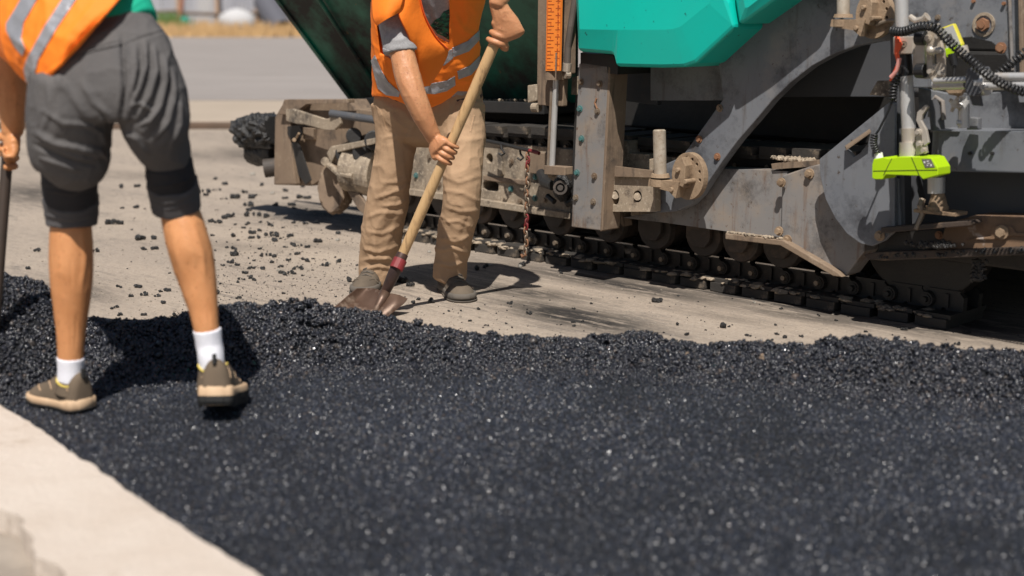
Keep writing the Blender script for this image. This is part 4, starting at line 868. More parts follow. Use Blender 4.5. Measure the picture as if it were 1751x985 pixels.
mb = MBd(); mb.cyl(M(1648, 172, -.32), M(1648, 219, -.32), 9.5*kk, n=20); mb.cyl(M(1648, 165, -.32), M(1648, 172, -.32), 6*kk, n=14); mb.cyl(M(1636, 178, -.34), M(1646, 180, -.33), 5*kk); mb.cyl(M(1636, 210, -.34), M(1646, 210, -.33), 4.5*kk); auto_smooth(B(mb, 'screw_jack', m_chrome, sr))
mb = MBd()
for q in range(4): an = q*math.pi/2+.5; c = M(1633, 178, -.35); mb.cyl(c, c+UD*math.cos(an)*.022+Vector((0, 0, math.sin(an)*.028)), .008, .006, 8)
mb.cyl(M(1633, 178, -.36), M(1633, 178, -.34), .014, n=14); B(mb, 'star_knob', m_alu, sr)
plate('jack_bracket', [(1656, 200), (1672, 202), (1672, 222), (1652, 222)], -.26, .03, m_grey, sr)
mb = MBd(); mb.cyl(M(1599, 170, -.28), M(1604, 222, -.28), 12*kk, n=20); auto_smooth(B(mb, 'damper', m_blue, sr))
T([(1590, 200, -.29), (1592, 176, -.29), (1600, 166, -.29), (1612, 174, -.29), (1614, 205, -.29)], .008, 'damper_handle', m_grey2, sr, 8)
# hand lever above the clamp
T([(1556, 28, -.36), (1566, 36, -.36), (1578, 34, -.36), (1586, 28, -.36)], [.009, .011, .012, .016], 'clamp_lever', m_alu, sr, 10)
plate('clamp_bracket', [(1582, 42), (1600, 40), (1604, 56), (1584, 58)], -.35, .03, m_alu, sr)
# yellow framed control box
cb = plate('control_box', [(1608, 48), (1630, 40), (1645, 76), (1640, 92), (1618, 96)], -.30, .02, m_ycase, sr, bevel=.004)
plate('control_clip', [(1614, 84), (1640, 76), (1645, 92), (1636, 98), (1618, 98)], -.315, .03, m_lime, sr, bevel=.003)
plate('control_face', [(1610, 50), (1629, 43), (1642, 75), (1634, 80), (1618, 83)], -.302, .0015, m_lgrey, sr, bevel=0)
plate('control_display', [(1617, 60), (1626, 57), (1632, 72), (1624, 76)], -.3035, .001, m_panel, sr, bevel=0)
mb = MBd(); mb.cyl(M(1628, 92, -.34), M(1632, 112, -.34), .016, .012, 14); B(mb, 'plug', m_hose, sr); mb = MBd(); mb.cyl(M(1644, 80, -.33), M(1648, 96, -.33), .02, n=14); B(mb, 'socket_ring', m_alu, sr)
T([(1632, 112, -.34), (1631, 130, -.34), (1630, 160, -.33)], .005, 'cable', m_hose, sr, 6)
# coiled cables
def coil(path, r, wr, turns, name, parent, m=m_hose):
    P_ = [M(*p) for p in path]; n = len(P_); 
    dense = []
    for i in range(n-1):
        p0, p1, p2, p3 = P_[max(i-1, 0)], P_[i], P_[i+1], P_[min(i+2, n-1)]
        for k in range(30):
            t = k/30; dense.append(.5*((2*p1)+(-p0+p2)*t+(2*p0-5*p1+4*p2-p3)*t*t+(-p0+3*p1-3*p2+p3)*t**3))
    dense.append(P_[-1]); L_ = [0]
    for i in range(1, len(dense)): L_.append(L_[-1]+(dense[i]-dense[i-1]).length)
    N_ = turns*10; out = []; A = np.array(dense); X = Vector((0, 0, 1))
    for k in range(N_+1):
        s = L_[-1]*k/N_; p = Vector([np.interp(s, L_, A[:, j]) for j in range(3)]); q = Vector([np.interp(min(s+.003, L_[-1]), L_, A[:, j]) for j in range(3)]); o0 = Vector([np.interp(max(s-.003, 0), L_, A[:, j]) for j in range(3)])
        t = (q-o0).normalized(); x = t.cross(VD).normalized(); y = t.cross(x); an = 2*math.pi*k/10
        out.append(p+x*r*math.cos(an)+y*r*math.sin(an))
    mb = MBd(); mb.tube(out, wr, 6); return B(mb, name, m, parent, smooth=True)
coil([(1526, 53, -.42), (1545, 54, -.44), (1575, 45, -.46), (1600, 48, -.47), (1618, 66, -.47), (1650, 95, -.47), (1690, 128, -.47), (1725, 148, -.47), (1760, 158, -.47), (1900, 175, -.47)], .0125, .0042, 62, 'coiled_cable', sr)
coil([(1708, 126, -.34), (1730, 108, -.33), (1760, 84, -.32), (1850, 20, -.30)], .0125, .0042, 24, 'coiled_cable', sr)
coil([(1534, 128, -.37), (1528, 150, -.37), (1526, 172, -.37)], .012, .004, 8, 'coiled_cable', sr)
coil([(1496, 230, -.38), (1494, 245, -.38), (1500, 262, -.37)], .010, .0035, 8, 'coiled_cable', sr)
T([(1526, 172, -.37), (1518, 192, -.37), (1503, 222, -.38), (1496, 232, -.38)], .004, 'cable', m_hose, sr, 6)
T([(1533, 60, -.39), (1537, 76, -.40), (1533, 90, -.40), (1537, 108, -.40), (1528, 128, -.39), (1522, 138, -.39)], [.006, .013, .008, .007, .006, .004], 'tied_rag', m_orag, sr, 8)
T([(1538, 100, -.405), (1534, 120, -.40), (1524, 132, -.395)], [.008, .006, .008], 'rag_end', m_pink, sr, 8)

# ------------------------------------------------------------------ hanging chain
ch = thing('chain', 'rusty hanging chain with a few red links by the side frame', 'chain', tuple(M(902, 262, -.10)))
n_c = 24
for k in range(n_c):
    t0 = (k+.5)/n_c; x = 902-3*t0+1.0*math.sin(k*1.3); y = 263+t0*170; c = M(x, y, -.10)
    hl = .0165; hw = .0095; A = Vector((0, 0, 1)); Bv = (UD if k % 2 else VD); loop = []
    for q in range(12):
        an = 2*math.pi*q/12; loop.append(c+A*(math.sin(an)*hl)+Bv*(math.cos(an)*hw))
    mb = MBd(); mb.tube(loop, .0038, 6, True); B(mb, 'link', m_red if k in (1, 2, 15, 16, 17) else m_brust if k % 3 == 0 else m_bsteel, ch, smooth=True)
mb = MBd(); c = M(899, 436, -.10); mb.tube([c+Vector((0, 0, .02)), c, c+UD*.02-Vector((0, 0, .012)), c+UD*.028], .006, 6); B(mb, 'hook', m_brust, ch)

# ================================================================== PEOPLE
def catmull(rows, n):
    rows = [np.array(r, float) for r in rows]; out = []
    for i in range(len(rows)-1):
        p0, p1, p2, p3 = rows[max(i-1, 0)], rows[i], rows[i+1], rows[min(i+2, len(rows)-1)]
        for k in range(n):
            t = k/n; out.append(.5*((2*p1)+(-p0+p2)*t+(2*p0-5*p1+4*p2-p3)*t*t+(-p0+3*p1-3*p2+p3)*t**3))
    out.append(rows[-1]); return out
LEAN = lambda x, y: 0
def limb(mb, pts, n=5, seg=26, cap=.5, sq=2.0, side=None, lean=True):
    """tapered limb; rows (px, py, width in photo px, distance, depth/width ratio)"""
    rows = []
    for p in pts:
        c = P(p[0], p[1], p[3]+(LEAN(p[0], p[1]) if lean else 0)); rows.append((c.x, c.y, c.z, p[2]/2*scale_at(c), p[4] if len(p) > 4 else 1.0))
    R = catmull(rows, n) if n > 1 else [np.array(r) for r in rows]
    return loft(mb, R, seg, cap, sq, side)
def loft(mb, R, seg=26, cap=.5, sq=2.0, side=None):
    cs_ = [Vector(r[:3]) for r in R]; m = len(R); rings = []
    def ring(c, t, a, b):
        w = (c-EYE).normalized(); x = (side - t*side.dot(t)).normalized() if side is not None else t.cross(w).normalized(); y = t.cross(x).normalized()
        out = []
        for k in range(seg):
            an = 2*math.pi*k/seg; ca, sa = math.cos(an), math.sin(an); e = 2/sq
            out.append(c+x*a*math.copysign(abs(ca)**e, ca)+y*b*math.copysign(abs(sa)**e, sa))
        return out
    ts_ = [(cs_[min(i+1, m-1)]-cs_[max(i-1, 0)]).normalized() for i in range(m)]
    if cap:
        for q in (.05, .35, .7): 
            a = math.cos(math.asin(1-q)); r0 = R[0]; rings.append(ring(cs_[0]-ts_[0]*r0[3]*cap*(1-q), ts_[0], r0[3]*a, r0[3]*a*r0[4]))
    for i in range(m): rings.append(ring(cs_[i], ts_[i], R[i][3], R[i][3]*R[i][4]))
    if cap:
        for q in (.7, .35, .05):
            a = math.cos(math.asin(1-q)); r0 = R[-1]; rings.append(ring(cs_[-1]+ts_[-1]*r0[3]*cap*(1-q), ts_[-1], r0[3]*a, r0[3]*a*r0[4]))
    vs = [v for r in rings for v in r]; M_ = len(rings)
    fs = [(i*seg+k, i*seg+(k+1) % seg, (i+1)*seg+(k+1) % seg, (i+1)*seg+k) for i in range(M_-1) for k in range(seg)]+[tuple(reversed(range(seg))), tuple(range((M_-1)*seg, M_*seg))]
    mb.add(vs, fs); return mb
def tmp_obj(mb_or_me):
    me = mb_or_me if isinstance(mb_or_me, bpy.types.Mesh) else mb_or_me.mesh('tmp')
    bm = bmesh.new(); bm.from_mesh(me); bmesh.ops.recalc_face_normals(bm, faces=bm.faces); bm.to_mesh(me); bm.free()
    o = bpy.data.objects.new('tmp', me); C.objects.link(o); return o
def bake(o, name):
    dg = bpy.context.evaluated_depsgraph_get(); me = bpy.data.meshes.new_from_object(o.evaluated_get(dg)); me.name = name
    old = o.data; bpy.data.objects.remove(o); bpy.data.meshes.remove(old); return me
def solid(mb, name, voxel=.006, smooth=4, fac=.5):
    o = tmp_obj(mb)
    # each closed piece has outward normals; union by voxels
    m = o.modifiers.new('r', 'REMESH'); m.mode = 'VOXEL'; m.voxel_size = voxel; m.use_smooth_shade = True
    if smooth: s = o.modifiers.new('s', 'SMOOTH'); s.iterations = smooth; s.factor = fac
    return bake(o, name)
def co_no(me):
    n = len(me.vertices); co = np.empty(n*3); me.vertices.foreach_get('co', co); no = np.empty(n*3); me.vertex_normals.foreach_get('vector', no); return co.reshape(-1, 3), no.reshape(-1, 3)
def setco(me, co): me.vertices.foreach_set('co', co.ravel()); me.update()
def folds(me, strokes, noise=None, gain=1.0):
    """press cloth folds into the surface: strokes (polyline px..., width px, height mm) on the side that faces the camera"""
    co, no = co_no(me); px, py = to_px(co); view = (np.array(EYE)-co); view /= np.linalg.norm(view, axis=1)[:, None]; f = np.clip((no*view).sum(1)*3, 0, 1)
    d = np.zeros(len(co))
    for s in strokes:
        pts, w, h = s[0], s[1]*.68, s[2]/1000*gain; best = np.full(len(co), 1e9); tb = np.zeros(len(co)); L_ = len(pts)-1
        for i in range(L_):
            ax, ay = pts[i]; bx, by = pts[i+1]; dx, dy = bx-ax, by-ay; t = np.clip(((px-ax)*dx+(py-ay)*dy)/(dx*dx+dy*dy), 0, 1)
            q = np.hypot(px-ax-t*dx, py-ay-t*dy); m = q < best; best[m] = q[m]; tb[m] = ((i+t)/L_)[m]
        env = np.clip(np.minimum(tb, 1-tb)*4+.25, 0, 1); g = np.exp(-(best/w)**2)-.35*np.exp(-(best/(w*2.1))**2); d += h*g*env*f
    if noise: 
        for sc, amp, st, seed in noise: q = 1-np.abs(vnoise(co*np.array(st)*sc, seed)); d += (q**3-.3)*amp/1000
    setco(me, co+no*d[:, None])
def px_prism(poly, ya, yb):
    mb = MBd(); a = [P(x, y, ya) for x, y in poly]; b = [P(x, y, yb) for x, y in poly]; n = len(poly)
    tr_ = tessellate_polygon([a]); fs = [tuple(t) for t in tr_]+[tuple(i+n for i in reversed(t)) for t in tr_]+[(k, (k+1) % n, n+(k+1) % n, n+k) for k in range(n)]
    mb.add(a+b, fs); return mb
def boolean(me, cutter, op, name):
    o = tmp_obj(me.copy()); c = tmp_obj(cutter); m = o.modifiers.new('b', 'BOOLEAN'); m.operation = op; m.object = c; m.solver = 'EXACT'
    r = bake(o, name); cm = c.data; bpy.data.objects.remove(c); bpy.data.meshes.remove(cm); return r
def inflate(me, d):
    r = me.copy(); co, no = co_no(r); setco(r, co+no*d); return r
def overlay(me, poly, ya, yb, d, name, m, parent):
    """a strip sewn on a garment: the garment's own surface inside the outline, raised by d"""
    me = WORLD.get(me.name, me)
    r = boolean(inflate(me, d), px_prism(poly, ya, yb), 'INTERSECT', name); return link(name, r, m, parent, smooth=True, fixn=False)
def finger(mb, pts, r0, r1, seg=10):
    R = catmull([(p.x, p.y, p.z, r0+(r1-r0)*i/(len(pts)-1), 1.) for i, p in enumerate(pts)], 4); loft(mb, R, seg, .9)
def fist(mb, Cc, A, D, wrist, rh=.0175, s=1., thumb=1):
    """hand closed round a bar: Cc grip centre on the bar's axis, A bar axis from little finger to index, D from the axis to the palm"""
    A = A.normalized(); D = (D-A*D.dot(A)).normalized(); E = A.cross(D)*thumb
    rf = .0095*s; R_ = rh+rf*.85
    knk = []
    for i, (off, rr, spn) in enumerate(((-.033, .0082, 205), (-.011, .0094, 225), (.011, .0098, 228), (.033, .0092, 215))):
        pts = []
        for k in range(6):
            an = math.radians(-38+spn*k/5.); rad = R_*(1.22 if k == 0 else 1.06 if k in (1,) else 1.0+.08*math.sin(k*1.9))
            pts.append(Cc+A*(off*s+.002*k)+(D*math.cos(an)+E*math.sin(an))*rad)
        finger(mb, pts, rr*s*1.08, rr*s*.82); knk.append(pts[0])
    # palm and back of the hand: from wrist to the knuckle row
    kc = sum(knk, Vector((0, 0, 0)))/4; pc = Cc+D*(rh+.016*s)-E*.012*s
    mid = wrist.lerp(pc, .62)
    t = (pc-wrist).normalized(); side_ = (A-t*A.dot(t)).normalized()
    R = catmull([(*wrist, .026*s, .72), (*wrist.lerp(pc, .35), .032*s, .62), (*mid, .040*s, .48), (*pc, .045*s, .36), (*(pc+(kc-pc)*.9), .043*s, .28)], 4)
    loft(mb, R, 22, .5, 2.2, side_)
    # thumb: leaves the side of the palm and closes over the bar the other way
    b = wrist.lerp(pc, .5)+side_*.028*s*(1 if side_.dot(A) > 0 else -1)
    pts = [b, Cc+A*.040*s+D*(rh+.012)-E*.020*s, Cc+A*.043*s-E*(rh+.011)+D*.002, Cc+A*.040*s-E*(rh*.8)-D*(rh*.75+.006)]
    finger(mb, pts, .0135*s, .0095*s, 12)
def shoe(parent, heel, direction, L_=.285, W=.100, H=.085, pitch=0., roll=0., m_up=None, m_so=None, m_out=None, trim=None, laces=False, solet=.028, seed=1, out_h=.006, ankle=None):
    """heel: point under the heel's back; direction: where the toe points"""
    d = Vector((direction[0], direction[1], 0)).normalized(); X = (d*math.cos(pitch)-Vector((0, 0, 1))*math.sin(pitch)); Yv = Vector((-d.y, d.x, 0)); Z = X.cross(Yv)
    if Z.z < 0: Z = -Z
    f = lambda x, y, z: heel+X*x*L_+Yv*y+Z*z
    hw = lambda x: W*np.interp(x, [0, .05, .15, .3, .45, .6, .72, .85, .94, 1.0], [.24, .36, .39, .36, .38, .44, .47, .43, .32, .12])
    xs = [0, .015, .05, .1, .18, .28, .38, .48, .58, .68, .78, .86, .93, .975, 1.0]
    hh = np.interp(xs, [0, .05, .12, .22, .34, .42, .52, .64, .78, .9, .97, 1], [H*.85, H*1.02, H*1.0, H*.92, H*.98, H*.95, H*.76, H*.60, H*.52, H*.42, H*.30, H*.2])
    mb = MBd(); rings = []; n = 24
    for x, h in zip(xs, hh):
        w = hw(x)*1.0; r = []
        for k in range(n):
            an = 2*math.pi*k/n; ca, sa = math.cos(an), math.sin(an); yy = w*math.copysign(abs(ca)**.85, ca)*(1-.14*max(0, sa)); zz = solet*.6+(h-solet*.6)*max(0, sa)**.8 if sa > 0 else solet*.6
            r.append(f(x, yy, zz))
        rings.append(r)
    vs = [v for r in rings for v in r]; fs = [(i*n+k, i*n+(k+1) % n, (i+1)*n+(k+1) % n, (i+1)*n+k) for i in range(len(rings)-1) for k in range(n)]+[tuple(range(n)), tuple(range((len(rings)-1)*n, len(rings)*n))]
    mb.add(vs, fs); sh = B(mb, 'shoe', m_up, parent, smooth=True); s_ = sh.modifiers.new('sub', 'SUBSURF'); s_.levels = 1; s_.render_levels = 1
    # midsole with a wavy sidewall
    mb = MBd(); N_ = 60; prof = []
    for k in range(N_):
        a = 2*math.pi*k/N_; x = .5-.5*math.cos(a); y = hw(max(.0, min(1, x)))*(1 if math.sin(a) >= 0 else -1)*1.06
        if x < .02: y *= .7
        prof.append((x*1.02-.01, y))
    lay = [(0.004, .97), (solet*.35, 1.0), (solet*.6, 1.03), (solet*.95, 1.0), (solet*1.05, .93)]; vs = []
    for z, q in lay:
        for x, y in prof: vs.append(f(.5+(x-.5)*(1+(q-1)*.4), y*q, z+(.006*(x > .75)*(x-.75)*4 if z < .01 else 0)+(.008 if x < .12 and z > solet*.8 else 0)))
    fs = [(i*N_+k, i*N_+(k+1) % N_, (i+1)*N_+(k+1) % N_, (i+1)*N_+k) for i in range(len(lay)-1) for k in range(N_)]+[tuple(reversed(range(N_))), tuple(range((len(lay)-1)*N_, len(lay)*N_))]
    mb.add(vs, fs); B(mb, 'sole', m_so, sh, smooth=True)
    mb = MBd(); vs = []; lay = [(-.004, 1.0), (out_h*.5, 1.055), (out_h, 1.06)]
    for z, q in lay:
        for x, y in prof: vs.append(f(.5+(x-.5)*(1.0+(q-1)*.6), y*q, z+(.010*max(0, .12-x)/.12 if z < 0 else 0)))
    fs = [(i*N_+k, i*N_+(k+1) % N_, (i+1)*N_+(k+1) % N_, (i+1)*N_+k) for i in range(len(lay)-1) for k in range(N_)]+[tuple(reversed(range(N_))), tuple(range((len(lay)-1)*N_, len(lay)*N_))]
    mb.add(vs, fs)
    B(mb, 'outsole', m_out or m_so, sh)
    if trim:
        mb = MBd(); limb(mb, ankle, cap=0, seg=28); B(mb, 'collar', m_up, sh, smooth=True)
        c0_ = P(ankle[0][0], ankle[0][1], ankle[0][3]); k_ = scale_at(c0_); rx_ = ankle[0][2]/2*k_; mb = MBd()
        pts = [c0_+Vector((rx_*math.cos(a), rx_*ankle[0][4]*math.sin(a), .007*math.cos(2*a)-.001)) for a in [2*math.pi*k/26 for k in range(26)]]; mb.tube(pts, .0030, 6, True); B(mb, 'collar_trim', trim, sh, smooth=True)
        mb = MBd(); mb.box(f(.0, 0, H*1.0), .012, .010, .028, X, Yv, Z); B(mb, 'heel_tab', m_out, sh, bevel=.002)
    for sg in (-1, 1):
        for x0_, x1_, a0_, a1_ in ((.10, .30, .25, .86), (.42, .60, .25, .78), (.62, .78, .3, .7)):
            pts_ = []
            for k in range(6):
                x = x0_+(x1_-x0_)*k/5; h = float(np.interp(x, xs, hh)); an = (a0_+(a1_-a0_)*k/5)*math.pi/2; w = hw(x); pts_.append(f(x, sg*(w*math.cos(an)**.85*(1-.22*math.sin(an))+.0008), solet*.6+(h-solet*.6)*math.sin(an)**.8+.0006))
            mb = MBd(); mb.tube(pts_, .0017, 5); B(mb, 'seam', m_so if trim else m_up, sh, smooth=True)
    if laces:
        for k in range(4):
            x = .42+k*.075; h = float(np.interp(x, xs, hh))+.002; mb = MBd(); mb.tube([f(x, -.024, h-.008), f(x+.01, 0, h+.002), f(x+.02, .024, h-.008)], .003, 6); B(mb, 'lace', m_out, sh, smooth=True)
        mb = MBd(); mb.tube([f(.70, -hw(.7)*.99, .035), f(.66, -hw(.66)*.6, H*.52), f(.63, 0, H*.63), f(.66, hw(.66)*.6, H*.52), f(.70, hw(.7)*.99, .035)], .0035, 6); B(mb, 'toe_seam', m_up, sh, smooth=True)
    return sh
def head_into(mb, c, face, up, s=1.):
    face = face.normalized(); up = (up-face*up.dot(face)).normalized(); sd = face.cross(up)
    def ball(p, r, sc=(1, 1, 1)):
        b = bmesh.new(); bmesh.ops.create_icosphere(b, subdivisions=3, radius=1); v = [c+face*(p[0]+q.co.x*r*sc[0])*s+sd*(p[1]+q.co.y*r*sc[1])*s+up*(p[2]+q.co.z*r*sc[2])*s for q in b.verts]
        mb.add(v, [tuple(x.index for x in f.verts) for f in b.faces]); b.free()
    ball((-.01, 0, .03), .092, (1.05, .82, 1.0)); ball((.035, 0, -.03), .062, (.95, .85, 1.15)); ball((.06, 0, -.075), .028, (1, 1.1, .8)); ball((.1, 0, -.015), .014, (1.1, .9, 1.4)); ball((.085, 0, .01), .012, (1, .8, 2))
    ball((.083, 0, -.052), .014, (.8, 1.8, .5)); ball((.083, .032, .012), .012); ball((.083, -.032, .012), .012); ball((-.0, .08, -.01), .022, (.6, .35, 1.3)); ball((-.0, -.08, -.01), .022, (.6, .35, 1.3))
def hair_for(parent, c, face, up):
    face = face.normalized(); up = (up-face*up.dot(face)).normalized(); sd = face.cross(up); b = bmesh.new(); bmesh.ops.create_icosphere(b, subdivisions=4, radius=1); co = np.array([v.co for v in b.verts]); n = fbm(co*9, 3, 3)*.03
    vs = []; 
    for q, k in zip(co, n):
        r = .099*(1+k); cut = q[0] > .35 and q[2] < .45; rr = r*(.86 if cut or q[2] < -.45 else 1)
        vs.append(c+face*(-.012+q[0]*rr*1.05)+sd*q[1]*rr*.84+up*(.032+q[2]*rr))
    mb = MBd(); mb.add(vs, [tuple(x.index for x in f.verts) for f in b.faces]); b.free(); B(mb, 'hair', m_hair, parent, smooth=True)

# ------------------------------------------------------------------ worker with the shovel (facing the camera)
p2 = thing('person', 'worker in khaki trousers and open orange vest pushing a shovel into the asphalt', 'person', tuple(G(715, 505, 0)))
LEAN = lambda x, y: .12
KH = [ (733,60,150,5.60,.62), (733,120,168,5.70,.62), (733,165,184,5.76,.60), (733,200,182,5.76,.58), (733,222,165,5.76,.56)]
mb = MBd(); limb(mb, [(733,146,176,5.74,.60)]+KH[2:], side=Vector((1, 0, 0)), cap=.35)
limb(mb, [(678,180,84,5.900,.95),(678,228,72,5.900,1.05),(675,265,66,5.900,1.12),(669,300,65,5.910,1.15),(663,335,70,5.930,1.05),(656,370,71,5.950,1.0),(651,405,69,5.970,1.0),(648,440,67,6.000,1.0),(646.5,474,67,6.020,1.0)], lean=False, cap=.1)
limb(mb, [(786,180,86,5.860,.9),(789,225,78,5.840,1.),(791,262,71,5.800,1.08),(791,300,66,5.760,1.1),(789,335,65,5.750,1.05),(785,370,63,5.770,1.),(779,405,61,5.800,1.),(772,440,58,5.830,1.),(769,474,57,5.850,1.)], lean=False, cap=.1)
tro = solid(mb, 'trousers', .0055, 5)
folds(tro, [
 (((640,340),(668,330),(700,318)),6,9),(((650,352),(678,350),(700,338)),5,8),(((628,372),(652,362),(690,365)),6,7),(((625,395),(655,400),(683,385)),6,7),(((700,300),(680,312),(652,312)),6,6),
 (((622,425),(650,432),(680,420)),6,9),(((618,446),(645,440),(678,446)),5,8),(((616,462),(648,455),(680,462)),5,8),(((690,345),(676,380),(660,420)),7,6),(((640,405),(640,430),(630,450)),6,5),
 (((648,200),(662,230),(668,270)),8,5),(((700,215),(690,250),(695,290)),8,-6),(((712,205),(700,232),(672,250)),6,5),(((655,180),(690,190),(712,215)),6,6),
 (((757,300),(785,312),(822,300)),6,6),(((757,325),(790,330),(820,345)),6,6),(((760,352),(785,362),(818,360)),6,7),(((755,380),(785,378),(812,392)),5,6),(((750,405),(778,414),(806,402)),6,8),(((748,428),(775,424),(802,434)),5,8),(((744,448),(770,455),(798,446)),5,8),
 (((752,220),(780,240),(822,238)),7,5),(((745,232),(765,262),(772,300)),7,6),(((800,190),(805,230),(800,280)),8,4),(((735,190),(733,215),(740,235)),5,-7),(((800,370),(790,400),(792,440)),6,-5)],
 [(7, 7, (1.4, 1, .8), 3), (13, 5, (1.2, 1.2, 1.2), 8), (30, 2.0, (1, 1, 1), 5)], .8)
ts_o = link('trousers', tro, m_khaki, p2, smooth=True, fixn=False)
for q in (((613,466),(648,473),(681,467)),((742,466),(770,472),(797,466))):    # hems
    pass
# pocket seams and fly as thin stitched lines
overlay(tro, [(731,180),(734,180),(735,226),(732,226)], 5.3, 5.84, .0010, 'fly_seam', m_khaki, ts_o)
overlay(tro, [(648,190),(651,188),(662,222),(659,223)], 5.3, 5.84, .0009, 'pocket_seam', m_khaki, ts_o)
overlay(tro, [(810,196),(813,197),(806,226),(803,225)], 5.3, 5.84, .0009, 'pocket_seam', m_khaki, ts_o)
# shovel axis
HT, HB = P(853, 58, 5.32), P(688, 436, 5.45); HA = (HT-HB).normalized()
def on_handle(py):
    a = (py-58)/(436-58); return HT.lerp(HB, a)
# body: one continuous skin surface
mb = MBd()
limb(mb, [(733,-78,190,5.45,.5),(733,-30,188,5.50,.55),(733,30,165,5.58,.6),(733,90,150,5.66,.62),(733,150,160,5.74,.62),(733,200,155,5.76,.6)], side=Vector((1, 0, 0)))
limb(mb, [(678,190,60,5.900),(675,265,46,5.900),(668,310,42,5.910),(656,370,42,5.950),(650,430,36,5.990),(647,470,30,6.020),(646,484,28,6.030)], lean=False)
limb(mb, [(787,190,60,5.860),(791,265,48,5.800),(790,310,42,5.760),(784,370,40,5.770),(773,430,32,5.820),(769,470,28,5.850),(768,486,26,5.860)], lean=False)
limb(mb, [(700,-100,80,5.46),(672,-52,62,5.42),(668,0,50,5.38),(680,55,46,5.34),(690,100,43,5.30),(697,130,45,5.28),(708,162,42,5.26),(722,195,37,5.26),(735,222,30,5.27),(742,236,27,5.28)], seg=24)
limb(mb, [(770,-100,80,5.44),(822,-80,60,5.38),(860,-52,50,5.28),(866,-28,42,5.22),(856,-8,34,5.18),(850,8,29,5.17)], seg=24)
fist(mb, on_handle(252), -HA, Vector((-.75, -.55, -.1)), P(742, 236, 5.40), .0185, 1.03, thumb=-1)
fist(mb, on_handle(52)+Vector((.003, 0, .0)), -HA, Vector((.72, -.62, .35)), P(851, 6, 5.295), .0185, 1.20, thumb=1)
limb(mb, [(733,-110,60,5.42),(735,-150,56,5.34)]); hc = P(738, -212, 5.36); head_into(mb, hc, Vector((-.2, -.85, -.5)), Vector((0, -.4, 1)))
bd = solid(mb, 'body', .0034, 3, .5)
folds(bd, [(((680,104),(688,140),(706,170),(726,210)),5,2.5),(((702,112),(712,150),(730,200)),5,2.5),(((696,118),(704,150)),4,-2),(((742,232),(750,246)),2.5,1.6),(((738,228),(746,244)),2,-1),(((842,12),(850,40)),3,1.5),(((852,10),(860,36)),2.5,1.8),(((862,14),(870,36)),2.5,1.5)], [(30, 1.2, (1, 1, 1), 5)])
body2 = link('body', bd, m_skin2, p2, smooth=True, fixn=False)
hair_for(p2, hc, Vector((-.2, -.85, -.5)), Vector((0, -.4, 1)))
# grey shirt with sleeve
mb = MBd(); limb(mb, [(733,-92,176,5.46,.55),(733,-40,196,5.48,.56),(733,20,174,5.56,.6),(733,90,163,5.65,.62),(733,140,160,5.72,.60),(733,158,158,5.75,.56)], side=Vector((1, 0, 0)), cap=.1)
limb(mb, [(720,-100,80,5.46),(685,-60,78,5.42),(672,-10,64,5.38),(676,35,60,5.36),(683,70,60,5.33),(686,90,61,5.32)], cap=.03)
limb(mb, [(760,-100,80,5.44),(812,-88,74,5.38),(850,-64,66,5.30)], cap=.05)
sh2 = solid(mb, 'shirt', .006, 3)
folds(sh2, [(((652,40),(676,52),(704,42)),6,5),(((655,62),(680,70),(710,58)),6,4),(((712,10),(730,30),(745,55)),6,6),(((735,0),(745,28),(768,50)),6,5)], [(12, 3, (1, 1, 1), 4)])
sho = link('shirt', sh2, m_tee2, p2, smooth=True, fixn=False)
overlay(sh2, [(649,80),(682,92),(716,90),(716,97),(682,99),(650,88)], 5.1, 5.52, .0007, 'sleeve_hem', m_tee2, sho)
overlay(sh2, [(736,44),(744,34),(752,30),(758,20),(768,16),(772,6),(784,0),(784,74),(770,70),(758,62),(748,58),(742,50)], 5.2, 5.72, .0012, 'print', m_print, sho)
# belt line
mb = MBd(); limb(mb, [(733,150,180,5.75,.615),(733,161,185,5.76,.615)], side=Vector((1, 0, 0)), cap=.02); B(mb, 'belt', m_socket, p2, smooth=True)
# orange vest: body with neck and arm openings cut through the front
mb = MBd(); limb(mb, [(733,-96,170,5.46,.58),(733,-50,206,5.47,.6),(731,0,190,5.54,.64),(728,50,184,5.60,.66),(727,100,187,5.66,.66),(727,140,182,5.71,.66),(727,186,172,5.75,.62)], side=Vector((1, 0, 0)), cap=.05)
vs2 = solid(mb, 'vest', .006, 3)
hem_ = [(560,160),(600,160),(633,163),(660,166),(690,176),(716,186),(732,185),(756,176),(772,166),(783,156),(800,156),(820,148),(835,138),(900,110),(900,330),(560,330)]
vs2 = boolean(vs2, px_prism(hem_, 5.0, 6.6), 'DIFFERENCE', 'vest')
vs2 = boolean(vs2, px_prism([(700,-140),(706,-20),(712,8),(724,34),(742,58),(760,70),(768,73),(768,-140)], 5.0, 5.74), 'DIFFERENCE', 'vest')
vs2 = boolean(vs2, px_prism([(640,18),(652,22),(690,20),(704,60),(716,105),(722,140),(706,158),(692,140),(682,112),(664,98),(650,92),(646,60)], 5.0, 5.72), 'DIFFERENCE', 'vest')
folds(vs2, [(((775,20),(790,50),(812,62)),8,7),(((780,90),(800,75),(820,55)),7,6),(((778,118),(798,112),(822,92)),7,6),(((780,140),(800,138),(822,125)),6,6),(((735,95),(752,85),(768,78)),8,6),(((792,0),(798,30),(790,60)),8,5),(((640,120),(660,135),(680,160)),7,4),(((716,150),(740,158),(765,150)),7,5)], [(8, 9, (1, 1, .7), 6), (22, 2.5, (1, 1, 1), 2)])
vo = link('vest', vs2, m_vest, p2, smooth=True, fixn=False)
def strips(me, items, ya, yb, m, par, d=.0024, nm='reflective_strip'):
    for poly in items: overlay(me, poly, ya, yb, d, nm, m, par)
